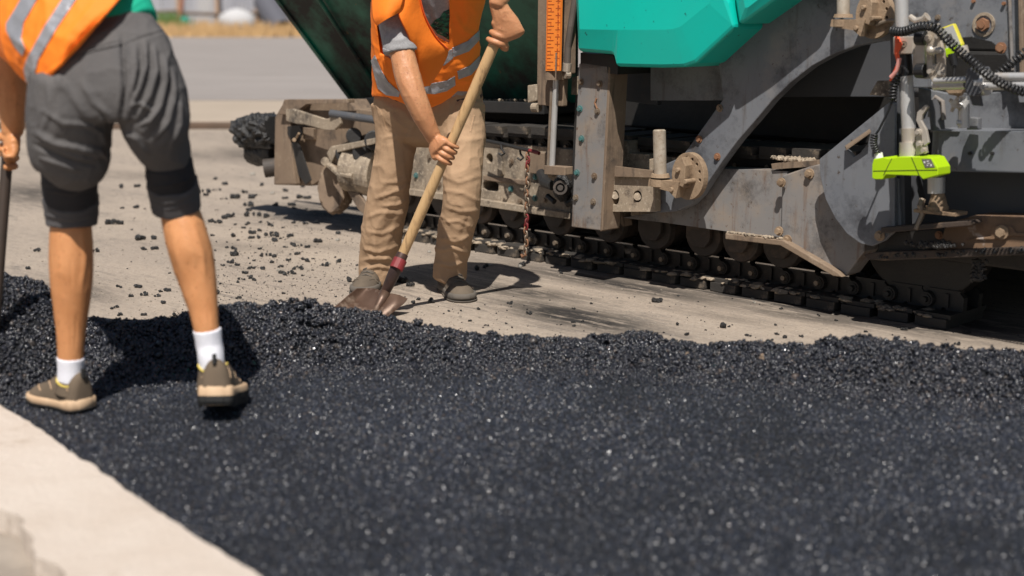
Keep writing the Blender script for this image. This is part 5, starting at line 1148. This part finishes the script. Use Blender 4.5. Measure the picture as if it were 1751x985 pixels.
strips(vs2, [[(773,82),(800,70),(826,46),(828,60),(802,88),(775,98)], [(782,122),(804,112),(828,88),(828,104),(806,128),(784,136)], [(757,112),(768,86),(773,84),(775,100),(760,112)],
 [(722,146),(742,142),(764,138),(778,130),(779,146),(764,156),(744,161),(724,160)], [(634,104),(641,94),(652,120),(664,140),(684,158),(682,166),(660,163),(646,152),(640,130)], [(650,90),(662,98),(672,120),(668,126),(656,110)]], 5.1, 5.82, m_refl, vo)
# zip edge and piping
overlay(vs2, [(767,-80),(771,-80),(773,60),(777,110),(783,152),(779,153),(773,112),(769,62)], 5.1, 5.8, .004, 'zip_edge', m_vestd, vo)
# loose front panel hanging over the arm opening
def patch(name, Lc, Rc, m, parent, t=.003, nu=26, bulge=.02, nz=.004, seed=1):
    Lr, Rr = catmull([(*P(p[0], p[1], p[2]+.12),) for p in Lc], 10), catmull([(*P(p[0], p[1], p[2]+.12),) for p in Rc], 10); n = min(len(Lr), len(Rr)); vs = []
    for i in range(n):
        a, b = np.array(Lr[int(i*(len(Lr)-1)/(n-1))]), np.array(Rr[int(i*(len(Rr)-1)/(n-1))])
        for k in range(nu+1):
            s = k/nu; p = a*(1-s)+b*s; p[1] -= bulge*math.sin(s*math.pi); vs.append(p)
    vs = np.array(vs); vs[:, 1] += fbm(vs*np.array([16, 1, 7]), 2, seed)*nz
    me = bpy.data.meshes.new(name); me.from_pydata(vs.tolist(), [], [(i*(nu+1)+k, i*(nu+1)+k+1, (i+1)*(nu+1)+k+1, (i+1)*(nu+1)+k) for i in range(n-1) for k in range(nu)])
    o = link(name, me, m, parent, smooth=True, fixn=False); s_ = o.modifiers.new('t', 'SOLIDIFY'); s_.thickness = t; s_.offset = 0; return o
fl_ = patch('front_panel', [(684,-40,5.28),(681,18,5.24),(698,60,5.27),(712,100,5.33),(719,130,5.38),(723,148,5.42)], [(712,-40,5.30),(724,20,5.33),(745,62,5.38),(766,84,5.42),(757,112,5.44),(735,146,5.46)], m_vest, p2, bulge=.018, nz=.014)
ca_ = catmull([(*P(p[0], p[1], p[2]+.12),) for p in [(684,-40,5.28),(681,18,5.24),(698,60,5.27),(712,100,5.33),(719,130,5.38),(723,148,5.42)]], 8); mb = MBd(); mb.tube([Vector(q) for q in ca_], .0035, 6); B(mb, 'piping', m_vestd, fl_, smooth=True)
ca_ = catmull([(*P(p[0], p[1], p[2]+.12),) for p in [(712,-40,5.29),(724,20,5.32),(745,62,5.37),(766,84,5.41)]], 8); mb = MBd(); mb.tube([Vector(q) for q in ca_], .003, 6); B(mb, 'piping', m_vestd, fl_, smooth=True)
# shoulder cap of the vest standing off the sleeve
cp2 = patch('shoulder_panel', [(634,-30,5.36),(636,10,5.30),(638,32,5.28),(645,44,5.27)], [(692,-40,5.24),(690,-6,5.23),(686,12,5.23),(684,20,5.24)], m_vest, p2, bulge=.035, nz=.004, seed=4)
# shoes
shoe(p2, P(640, 494, 5.90)*1.0, (-.10, -1, 0), m_up=m_shoe2, m_so=m_sole2, laces=True, H=.098, W=.108) if False else None
h1 = P(646, 480, 6.08); shoe(p2, Vector((h1.x, h1.y, .002)), (-.16, -1, 0), L_=.29, H=.105, W=.12, m_up=m_shoe2, m_so=m_sole2, m_out=m_sole2, laces=True, solet=.03)
h2 = P(765, 480, 5.93); shoe(p2, Vector((h2.x, h2.y, .002)), (.30, -1, 0), L_=.295, H=.108, W=.122, m_up=m_shoe2, m_so=m_sole2, m_out=m_sole2, laces=True, solet=.03)

# ------------------------------------------------------------------ shovel
sv = thing('shovel', 'long wooden shovel with a red band and a rusty blade pushed into the asphalt ridge', 'shovel', tuple(P(640, 520, 5.4)))
mb = MBd(); pts = [HT+HA*.03]+[HT.lerp(HB, k/10) for k in range(11)]; mb.tube(pts, [.0165]+[.0195+.0012*math.sin(k) for k in range(11)], 20); auto_smooth(B(mb, 'handle', m_wood, sv))
S1, S2, S3 = P(679, 455, 5.43), P(668, 480, 5.445), P(655, 508, 5.46)
mb = MBd(); mb.tube([HB+HA*.004, S1, S2, S3], [.0215, .023, .022, .016], 18); auto_smooth(B(mb, 'socket', m_socket, sv))
mb = MBd(); d = (S1-HB).normalized(); c = P(681, 452, 5.43); mb.cyl(c-d*.020, c+d*.020, .0262, n=20); B(mb, 'band', m_red, sv, smooth=False)
# blade: dished plate, facing up-left
bl = [[(612,492,5.52),(628,492,5.56),(648,493,5.54),(664,499,5.46)],
      [(598,504,5.47),(616,505,5.52),(638,508,5.50),(682,506,5.42)],
      [(583,516,5.43),(602,520,5.47),(626,524,5.46),(697,512,5.38)],
      [(570,528,5.38),(588,536,5.40),(612,544,5.38),(680,526,5.34)],
      [(562,538,5.33),(582,548,5.33),(606,556,5.32),(650,548,5.30)]]
def bsurf(name, gridp, m, parent, t=.004):
    g = np.array([[list(P(*q)) for q in r] for r in gridp]); a = np.array([catmull(list(r), 8) for r in g]); b = np.array([catmull(list(a[:, j]), 8) for j in range(a.shape[1])]).transpose(1, 0, 2); n, k = b.shape[:2]
    me = bpy.data.meshes.new(name); me.from_pydata(b.reshape(-1, 3).tolist(), [], [(i*k+j, i*k+j+1, (i+1)*k+j+1, (i+1)*k+j) for i in range(n-1) for j in range(k-1)])
    o = link(name, me, m, parent, smooth=True, fixn=False); s_ = o.modifiers.new('t', 'SOLIDIFY'); s_.thickness = t; s_.offset = 0; return o
lft = [[(610,493,5.50),(628,493,5.53),(646,495,5.50),(658,503,5.455)],[(594,506,5.46),(614,509,5.49),(634,512,5.47),(650,518,5.435)],[(580,518,5.42),(600,523,5.44),(622,527,5.43),(642,530,5.41)],[(566,530,5.38),(586,538,5.38),(610,543,5.38),(634,546,5.38)],[(556,542,5.34),(578,552,5.33),(602,558,5.33),(628,560,5.34)]]
rgt = [[(658,503,5.455),(668,502,5.44),(682,505,5.43),(697,511,5.43)],[(650,518,5.435),(662,516,5.41),(676,517,5.40),(691,519,5.41)],[(642,530,5.41),(654,528,5.385),(668,528,5.38),(680,528,5.39)],[(634,546,5.38),(646,542,5.36),(656,541,5.36),(666,539,5.37)],[(628,560,5.34),(638,556,5.33),(646,554,5.33),(654,552,5.34)]]
bsurf('blade', [l+r[1:] for l, r in zip(lft, rgt)], m_blade, sv)
mb = MBd(); mb.tube([P(659,500,5.44), P(652,514,5.42), P(644,528,5.40), P(638,540,5.385)], [.020, .018, .013, .005], 14); B(mb, 'blade_rib', m_blade, sv, smooth=True)

# ------------------------------------------------------------------ worker seen from behind at the left
Y1 = G(110, 700, mz).y
p1 = thing('person', 'worker seen from behind in rolled grey shorts, white socks and orange vest, leaning left', 'person', tuple(G(210, 700, mz)))
RX = Vector((1, 0, .25)).normalized()
LEAN = lambda x, y: -.15*min(1, max(0, (x-20)/110))*min(1, max(0, (360-y)/160))
mb = MBd(); YY = Y1
limb(mb, [(209,30,104,YY+.09,.8),(202,52,166,YY+.06,.66),(195,84,206,YY+.03,.64),(189,120,232,YY+.01,.64),(187,160,246,YY,.60),(189,195,238,YY,.54)], side=RX, cap=.12)
limb(mb, [(128,140,150,YY,.95),(124,180,148,YY,1.),(121,215,142,YY,1.),(120,250,138,YY-.01,1.),(126,274,122,YY-.01,1.),(124,292,96,YY-.01,1.)], cap=.35)
limb(mb, [(238,120,124,YY+.01,1.),(252,160,126,YY+.01,1.),(262,198,117,YY+.01,1.),(269,232,105,YY+.01,1.),(283,264,86,YY+.01,1.),(288,276,74,YY+.01,1.)], cap=.35)
stt = solid(mb, 'shorts', .0045, 5)
folds(stt, [
 (((208,60),(212,110),(214,150),(206,215)),6,-13),(((120,98),(160,82),(212,72)),3,-5),(((216,74),(250,62),(284,54)),3,-5),
 (((230,80),(232,120),(226,160)),6,9),(((248,72),(250,110),(238,150),(222,190)),6,10),(((264,80),(266,120),(256,160),(232,205)),6,11),(((280,100),(282,140),(274,180),(246,226)),6,11),(((296,120),(298,165),(288,205),(262,240)),6,9),(((308,170),(308,210),(290,250)),6,8),
 (((240,80),(242,115),(230,158)),4,-8),(((257,76),(258,120),(244,165)),4,-9),(((273,92),(274,135),(262,178),(238,215)),4,-10),(((289,112),(290,155),(280,195),(255,235)),4,-9),
 (((224,180),(240,176),(262,190)),5,8),(((236,215),(256,205),(268,190)),5,8),(((215,225),(235,235),(252,262)),6,9),
 (((75,190),(110,210),(150,215),(190,205)),7,6),(((140,140),(160,175),(190,200)),9,6),(((62,225),(95,245),(130,252),(180,268)),8,11),(((60,246),(90,262),(130,278),(165,282)),6,-10),(((70,270),(100,280),(140,294)),5,8),(((150,250),(172,258),(186,275)),6,8),(((150,215),(172,226),(182,250)),6,7),(((90,120),(120,160),(150,205)),10,5),(((80,140),(86,190),(70,230)),8,4),(((172,190),(186,215),(190,240)),5,-7),(((110,120),(95,150),(88,175)),9,3)],
 [(8, 7, (1, 1, .6), 8), (22, 3, (1, 1, 1), 9)], 1.35)
st_o = link('shorts', stt, m_shorts, p1, smooth=True, fixn=False)
overlay(stt, [(100,104),(160,84),(212,72),(282,54),(282,56.5),(212,75),(160,87),(100,107)], 3.1, Y1-.22, .0026, 'yoke_seam', m_shorts, st_o)
overlay(stt, [(211,20),(214,20),(216,74),(214,150),(209,205),(206,205),(211,150),(213,74)], 3.1, Y1-.22, .0022, 'back_seam', m_shorts, st_o)
for rows, st in (([(124,262,104,YY,1.),(121,290,98,YY,1.),(120,315,93,YY,1.),(121,345,88,YY,1.),(122,372,82,YY,1.),(123,383,79,YY,1.)], [(((74,300),(118,312),(166,302)),4,6),(((76,325),(120,332),(164,322)),4,6)]),
                 ([(283,256,78,YY+.01,1.),(287,274,80,YY+.01,1.),(291,294,82,YY,1.),(295,316,80,YY,1.),(299,340,79,YY-.005,1.),(302,354,78,YY-.005,1.)], [(((246,296),(290,298),(330,282)),4,6),(((252,318),(292,316),(334,302)),4,6)])):
    mb = MBd(); limb(mb, rows, cap=.03); me = solid(mb, 'cuff', .0045, 2); folds(me, st, [(10, 4, (1, 1, 3), 3)]); link('cuff', me, m_cuff, st_o, smooth=True, fixn=False)
for rows, st in (([(121,336,93,YY,1.03),(122,354,92,YY,1.03),(122.5,370,88,YY,1.03),(123,385,84,YY,1.03)], [(((80,352),(120,362),(164,350)),3,5),(((82,368),(122,376),(162,366)),2.5,4),(((84,380),(122,386),(162,378)),2,3)]),
                 ([(294,310,87,YY,1.04),(297,328,87,YY,1.04),(300,343,85,YY-.005,1.04),(302.5,357,83,YY-.01,1.04)], [(((256,338),(294,334),(332,318)),3,5),(((258,350),(298,346),(334,330)),2.5,4),(((262,361),(300,356),(336,342)),2,3)])):
    mb = MBd(); limb(mb, rows, cap=.02); me = solid(mb, 'hem', .004, 1); folds(me, st, [(10, 3, (1, 1, 4), 5)]); link('rolled_hem', me, m_cuff2, st_o, smooth=True, fixn=False)
# handle held by this worker and the fist
K0, K1 = P(14, 250, YY+.38), P(-3, 470, YY+.34); KA = (K0-K1).normalized()
YF = G(365, 700, mz).y
mb = MBd()
limb(mb, [(132,190,84,YY,1.),(122,260,80,YY,1.),(121,330,80,YY,1.),(121,375,70,YY,1.06),(121.5,410,72,YY,1.08),(122,445,74,YY,1.08),(122,480,71,YY,1.05),(122,520,62,YY,1.02),(121.5,560,51,YY,1.05),(121,600,44.5,YY,1.12),(121,640,40,YY,1.15),(122,665,38,YY,1.2)], seg=30)
limb(mb, [(248,190,78,YY,1.),(276,255,70,YY+.01,1.),(294,320,62,YY,1.),(303,352,64,YY-.01,1.0),(312,380,70,YY-.02,1.06),(323,420,74,YY-.03,1.08),(332,455,71,YY-.03,1.05),(341,495,60,YY-.04,1.02),(348,530,50,YY-.05,1.05),(353,560,43.5,YY-.06,1.1),(359,600,40,YY-.06,1.1),(363,640,38,YY-.06,1.1)], seg=30)
limb(mb, [(188,146,160,YY,.45),(190,110,165,YY+.04,.5),(160,50,165,YY+.13,.5),(110,-20,180,YY+.22,.55),(40,-90,200,YY+.32,.55),(-20,-140,190,YY+.38,.5)], side=Vector((.75, 0, -.66)))
limb(mb, [(-40,-90,90,YY+.40),(-14,-20,74,YY+.38),(2,50,66,YY+.37),(12,110,60,YY+.36),(18,150,56,YY+.36),(21,185,50,YY+.36),(22,208,41,YY+.36),(21,226,36,YY+.36)], seg=24)
limb(mb, [(20,-170,80,YY+.40),(-50,-60,70,YY+.50),(-60,60,54,YY+.50),(-30,140,44,YY+.45),(-12,190,34,YY+.40)], seg=20)
fist(mb, K0.lerp(K1, .06), KA, Vector((.8, -.55, .1)), P(21, 224, YY+.36), .017, 1.15, thumb=1)
fist(mb, K0+KA*.12, KA, Vector((-.8, -.3, .1)), P(-14, 188, YY+.40), .017, 1.0, thumb=-1)
limb(mb, [(-40,-140,70,YY+.42),(-130,-170,66,YY+.46)]); hc1 = P(-205, -200, YY+.50); head_into(mb, hc1, Vector((-.5, .6, -.6)), Vector((-.6, .3, .6)))
bd = solid(mb, 'body', .0034, 3, .5)
folds(bd, [(((104,392),(100,430),(108,480)),9,3.0),(((140,392),(146,440),(138,500)),8,3.4),(((122,440),(121,500)),6,-1.8),(((112,520),(116,560),(118,600)),4,1.6),(((131,540),(128,600)),3,-1.8),(((100,384),(142,388)),4,-2),
 (((294,384),(300,430),(318,480)),9,3.0),(((330,380),(346,430),(350,480)),8,3.4),(((322,440),(334,500)),6,-1.8),(((341,520),(349,560)),4,1.6),(((356,530),(358,560)),3,-1.8),(((8,150),(12,200)),5,2),(((28,150),(26,200)),5,2)], [(26, 1.2, (1, 1, .6), 5)])
link('body', bd, m_skin1, p1, smooth=True, fixn=False); hair_for(p1, hc1, Vector((-.5, .6, -.6)), Vector((-.6, .3, .6)))
SD = Vector((.75, 0, .66)).normalized()
AX = [(-.75, -.66)]
mb = MBd(); SDv = Vector((.68, 0, .73))
limb(mb, [(206,84,176,YY+.04,.62),(180,58,206,YY+.07,.64),(130,10,236,YY+.14,.64),(80,-36,240,YY+.22,.6),(20,-90,236,YY+.32,.56),(-24,-130,150,YY+.38,.5)], side=SDv, cap=.05)
limb(mb, [(-30,-110,100,YY+.40),(-12,-30,92,YY+.38),(-2,20,86,YY+.37)], cap=.03)
ts1 = solid(mb, 'shirt', .005, 3); folds(ts1, [(((150,60),(200,30),(250,-5)),4,4)], [(10, 4, (1, 1, 1), 2)]); link('shirt', ts1, m_tee1, p1, smooth=True, fixn=False)
mb = MBd(); limb(mb, [(186,98,232,YY+.0,.78),(158,70,248,YY+.04,.76),(126,38,256,YY+.09,.74),(88,4,258,YY+.17,.70),(40,-40,262,YY+.25,.66),(-14,-92,256,YY+.34,.6),(-40,-118,170,YY+.38,.5)], side=SDv, cap=.02)
vs1 = solid(mb, 'vest', .005, 3)
vs1 = boolean(vs1, px_prism([(42,138),(50,152),(62,161),(92,124),(130,80),(160,46),(202,0),(250,-56),(420,-56),(420,420),(-60,420),(-60,300),(20,200)], 2.9, 5.2), 'DIFFERENCE', 'vest')
folds(vs1, [(((70,140),(60,90),(70,30)),6,6),(((100,120),(120,60),(160,10)),9,6),(((60,150),(80,126),(104,108)),4,5),(((30,110),(40,60),(60,10)),6,5)], [(8, 9, (1, 1, 1), 3), (22, 2, (1, 1, 1), 3)])
vo1 = link('vest', vs1, m_vest, p1, smooth=True, fixn=False)
strips(vs1, [[(30,95),(40,62),(58,28),(90,-30),(120,-30),(92,14),(64,62),(56,98),(62,130),(56,148),(44,132)] if False else [(40,118),(46,100),(76,44),(124,-30),(150,-30),(98,46),(66,100),(60,122),(54,145),(44,140)],
                [(10,40),(26,14),(50,-30),(80,-30),(40,38),(36,64),(43,84),(38,96),(24,80),(10,52)]], 3.0, 4.5, m_refl, vo1)
overlay(vs1, [(52,150),(60,153),(198,0),(206,-4),(70,160),(60,168)], 3.0, 4.2, .003, 'hem_piping', m_vest, vo1)
# socks
for rows in ([(121,611,48,YY,1.1),(121,630,45,YY,1.12),(120.5,648,45,YY,1.15),(119,668,40,YY,1.2)], [(354,563,48,YY-.06,1.1),(358,590,46,YY-.06,1.1),(361,612,45,YY-.07,1.1),(364,640,44,YY-.07,1.1)]):
    mb = MBd(); limb(mb, rows, cap=.03); me = solid(mb, 'sock', .0035, 1); co, no = co_no(me); co += no*(np.sin(to_px(co)[0]*1.6)*.0005)[:, None]; setco(me, co); link('sock', me, m_sock, p1, smooth=True, fixn=False)
h = G(146, 702, mz+.006); shoe(p1, Vector((h.x, h.y, mz+.006)), (-.74, .56, 0), L_=.225, W=.115, H=.105, m_up=m_shoe1, m_so=m_sole1, m_out=m_outs, trim=m_yel, solet=.025, ankle=[(122,650,47,YY,1.16),(121,661,50,YY,1.18),(120,672,52,YY,1.2)])
toe = G(362, 688, mz+.006); th = math.radians(24); L2 = .265; dr = Vector((-.03, 1, 0)).normalized()
hl = Vector((toe.x, toe.y, 0))-dr*0; heelp = P(367, 696, YY-.15)
shoe(p1, heelp, (dr.x, dr.y, 0), L_=L2, W=.118, H=.128, out_h=.030, pitch=math.radians(10.5), m_up=m_shoe1, m_so=m_sole1, m_out=m_outs, trim=m_yel, solet=.046, ankle=[(364,626,48,YY-.07,1.16),(365,640,52,YY-.07,1.2),(366,656,58,YY-.07,1.2),(366,670,60,YY-.07,1.2)])
# rake held by this worker
rk = thing('rake', 'dark rake handle held upright by the worker at the left edge', 'rake', tuple(K1))
mb = MBd(); Kb = K1+(K1-K0)*.9; mb.tube([K0+KA*.35, K0, K1, Kb], .0165, 16); auto_smooth(B(mb, 'handle', m_dkhandle, rk))
mb = MBd(); mb.box(Kb, .5, .02, .09, Vector((.9, .4, 0)).normalized(), Vector((-.4, .9, 0)).normalized()); B(mb, 'rake_head', m_socket, rk, bevel=.003)

# ------------------------------------------------------------------ loose lumps on the old road
lm = []
for k in range(7):
    mb = MBd(); nn = random.choice((3, 4, 6, 7))
    for q in range(nn): mb.ico((random.gauss(0, .55), random.gauss(0, .5), random.uniform(.1, .45)), random.uniform(.35, .7), 2, k*9+q, .45, (1, 1, .75))
    me = mb.mesh('asphalt_lump'); me.materials.append(m_lump); lm.append(me)
def lump(x, y, r, k=[0]):
    o = bpy.data.objects.new('asphalt_lump', random.choice(lm)); C.objects.link(o); o.location = (x, y, r*.1); o.scale = (r, r, r*random.uniform(1.0, 1.5)); o.rotation_euler.z = random.uniform(0, 6.28)
    px_, py_ = (float(q[0]) for q in to_px(np.array([[x, y, 0.]]))); w_ = 'between the two workers' if px_ < 640 and py_ < 470 else 'just behind the ridge near the shovel' if px_ < 1000 and py_ > 440 else 'right of the shovel worker' if px_ >= 1000 else 'beside the paver track'
    tag(o, 'small black asphalt lump on the road '+w_, 'asphalt lump', 'asphalt lumps lying '+w_)
pal = []
for k in range(4):
    mb = MBd(); mb.ico((0, 0, .3), .9, 2, k*5+1, .5, (1, .8, .6)); me = mb.mesh('stone'); me.materials.append(m_grit2); pal.append(me)
for x, y, w in ((690,440,7),(657,412,6),(578,412,6),(890,457,6),(838,455,6),(540,380,5),(432,300,7),(466,332,6),(470,286,5),(508,296,5),(563,452,5),(478,464,6),(1236,557,6),(1290,518,4),(735,432,5)):
    g_ = G(x, y); r = w*scale_at(g_)*.9; o = bpy.data.objects.new('stone', random.choice(pal)); C.objects.link(o); o.location = (g_.x, g_.y, 0); o.scale = (r, r, r); o.rotation_euler.z = random.uniform(0, 6)
    tag(o, 'pale dusty stone lying among the black crumbs on the old road', 'stone', 'pale stones on the old road')
for (x, y, w, lb) in ((1176, 613, 6, 'small tan stone lying on the middle of the black asphalt ridge'), (1304, 628, 6, 'tan splinter of stone stuck in the ridge right of the tan stone')):
    b_, r_, e_ = pile_profile(x); q0 = Vector(pile_point(x, .55)); mb = MBd(); k_ = scale_at(q0)*w; mb.ico(q0+Vector((0, -.01, .008)), k_, 2, x, .6, (.8, .6, 1.2)); tag(B(mb, 'stone', m_brown), lb, 'stone')
spots = [(188,384,9),(206,384,6),(240,410,9),(158,433,6),(248,428,6),(262,408,5),(402,405,7),(400,437,7),(430,408,5),(457,438,5),(475,405,6),(500,420,5),(480,468,5),(430,460,6),(345,492,6),(238,492,6),(205,492,4),(250,505,6),(272,507,5),(285,498,6),(280,519,5),(195,528,5),(245,540,5),(205,540,5),(300,540,6),(380,528,5),
 (455,372,7),(470,412,6),(398,450,6),(420,468,5),(435,480,5),(470,440,5),(492,470,6),(508,436,5),(430,400,6),(560,455,6),(580,448,6),(545,415,7),(513,458,5),(495,405,6),(1122,517,8),(1237,560,9),(1330,573,5),(1343,578,5),(1370,576,4),(1400,585,4),(875,520,5),(820,530,4),(905,537,5),(960,468,4),(1010,520,3),(1160,556,5),(980,552,4),(1175,573,5),(818,462,8),(830,458,5),(690,484,9),(700,490,7),(735,518,7),(715,513,5),(706,518,5),(893,455,6),(1655,570,7),(1640,590,5),(1280,575,5),(1545,565,6),
 (205,322,7),(235,320,5),(345,330,6),(400,340,8),(430,352,8),(415,330,5),(385,316,5),(436,370,7),(395,372,7),(330,400,5),(360,380,5),(445,318,6),(500,352,6),(525,340,6),(470,352,5),(488,340,5),(580,400,5),(596,480,6),(45,218,7),(62,430,5),(50,460,5),(225,508,4),(330,520,4)]
for x, y, w in spots: g_ = G(x, y); lump(g_.x, g_.y, w*scale_at(g_)*1.0)
for _ in range(150):
    x = random.gauss(430, 120); y = random.triangular(300, 545, 420)
    if x > 640 or (x > 560 and y < 400): x = random.uniform(160, 600)
    g_ = G(x, y); lump(g_.x, g_.y, random.choice((1.6, 2, 2.4, 3, 3.6, 4.6, 6.))*scale_at(g_))
for _ in range(45): g_ = G(random.uniform(740, 1700), 0) if False else G(random.uniform(760, 1700), random.uniform(505, 588)); lump(g_.x, g_.y, random.uniform(1.2, 3.2)*scale_at(g_))
gp = []
for _ in range(7000):
    x = random.gauss(430, 190) if random.random() < .75 else random.uniform(0, 1750); y = random.uniform(225, 600); g_ = G(x, y)
    if -1.3 < g_.x < 2.2: gp.append((g_.x, g_.y, .001))
o = stones('loose_grit', np.array(gp), .0012+.0035*rng.random(len(gp))**4, m_grit, 'fine loose grit and dust strewn over the old road', 'grit', stone_nodes('grit_nodes', m_lump, sub=1, amp=.6))
gp = []
for _ in range(3000):
    x = random.gauss(420, 170) if random.random() < .8 else random.uniform(0, 1750); y = random.uniform(225, 600); g_ = G(x, y); gp.append((g_.x, g_.y, .001))
o = stones('pale_chippings', np.array(gp), .0015+.006*rng.random(len(gp))**5, m_grit, 'pale stone chippings strewn over the old road', 'chippings', stone_nodes('chip_nodes', m_grit, sub=1, amp=.6))
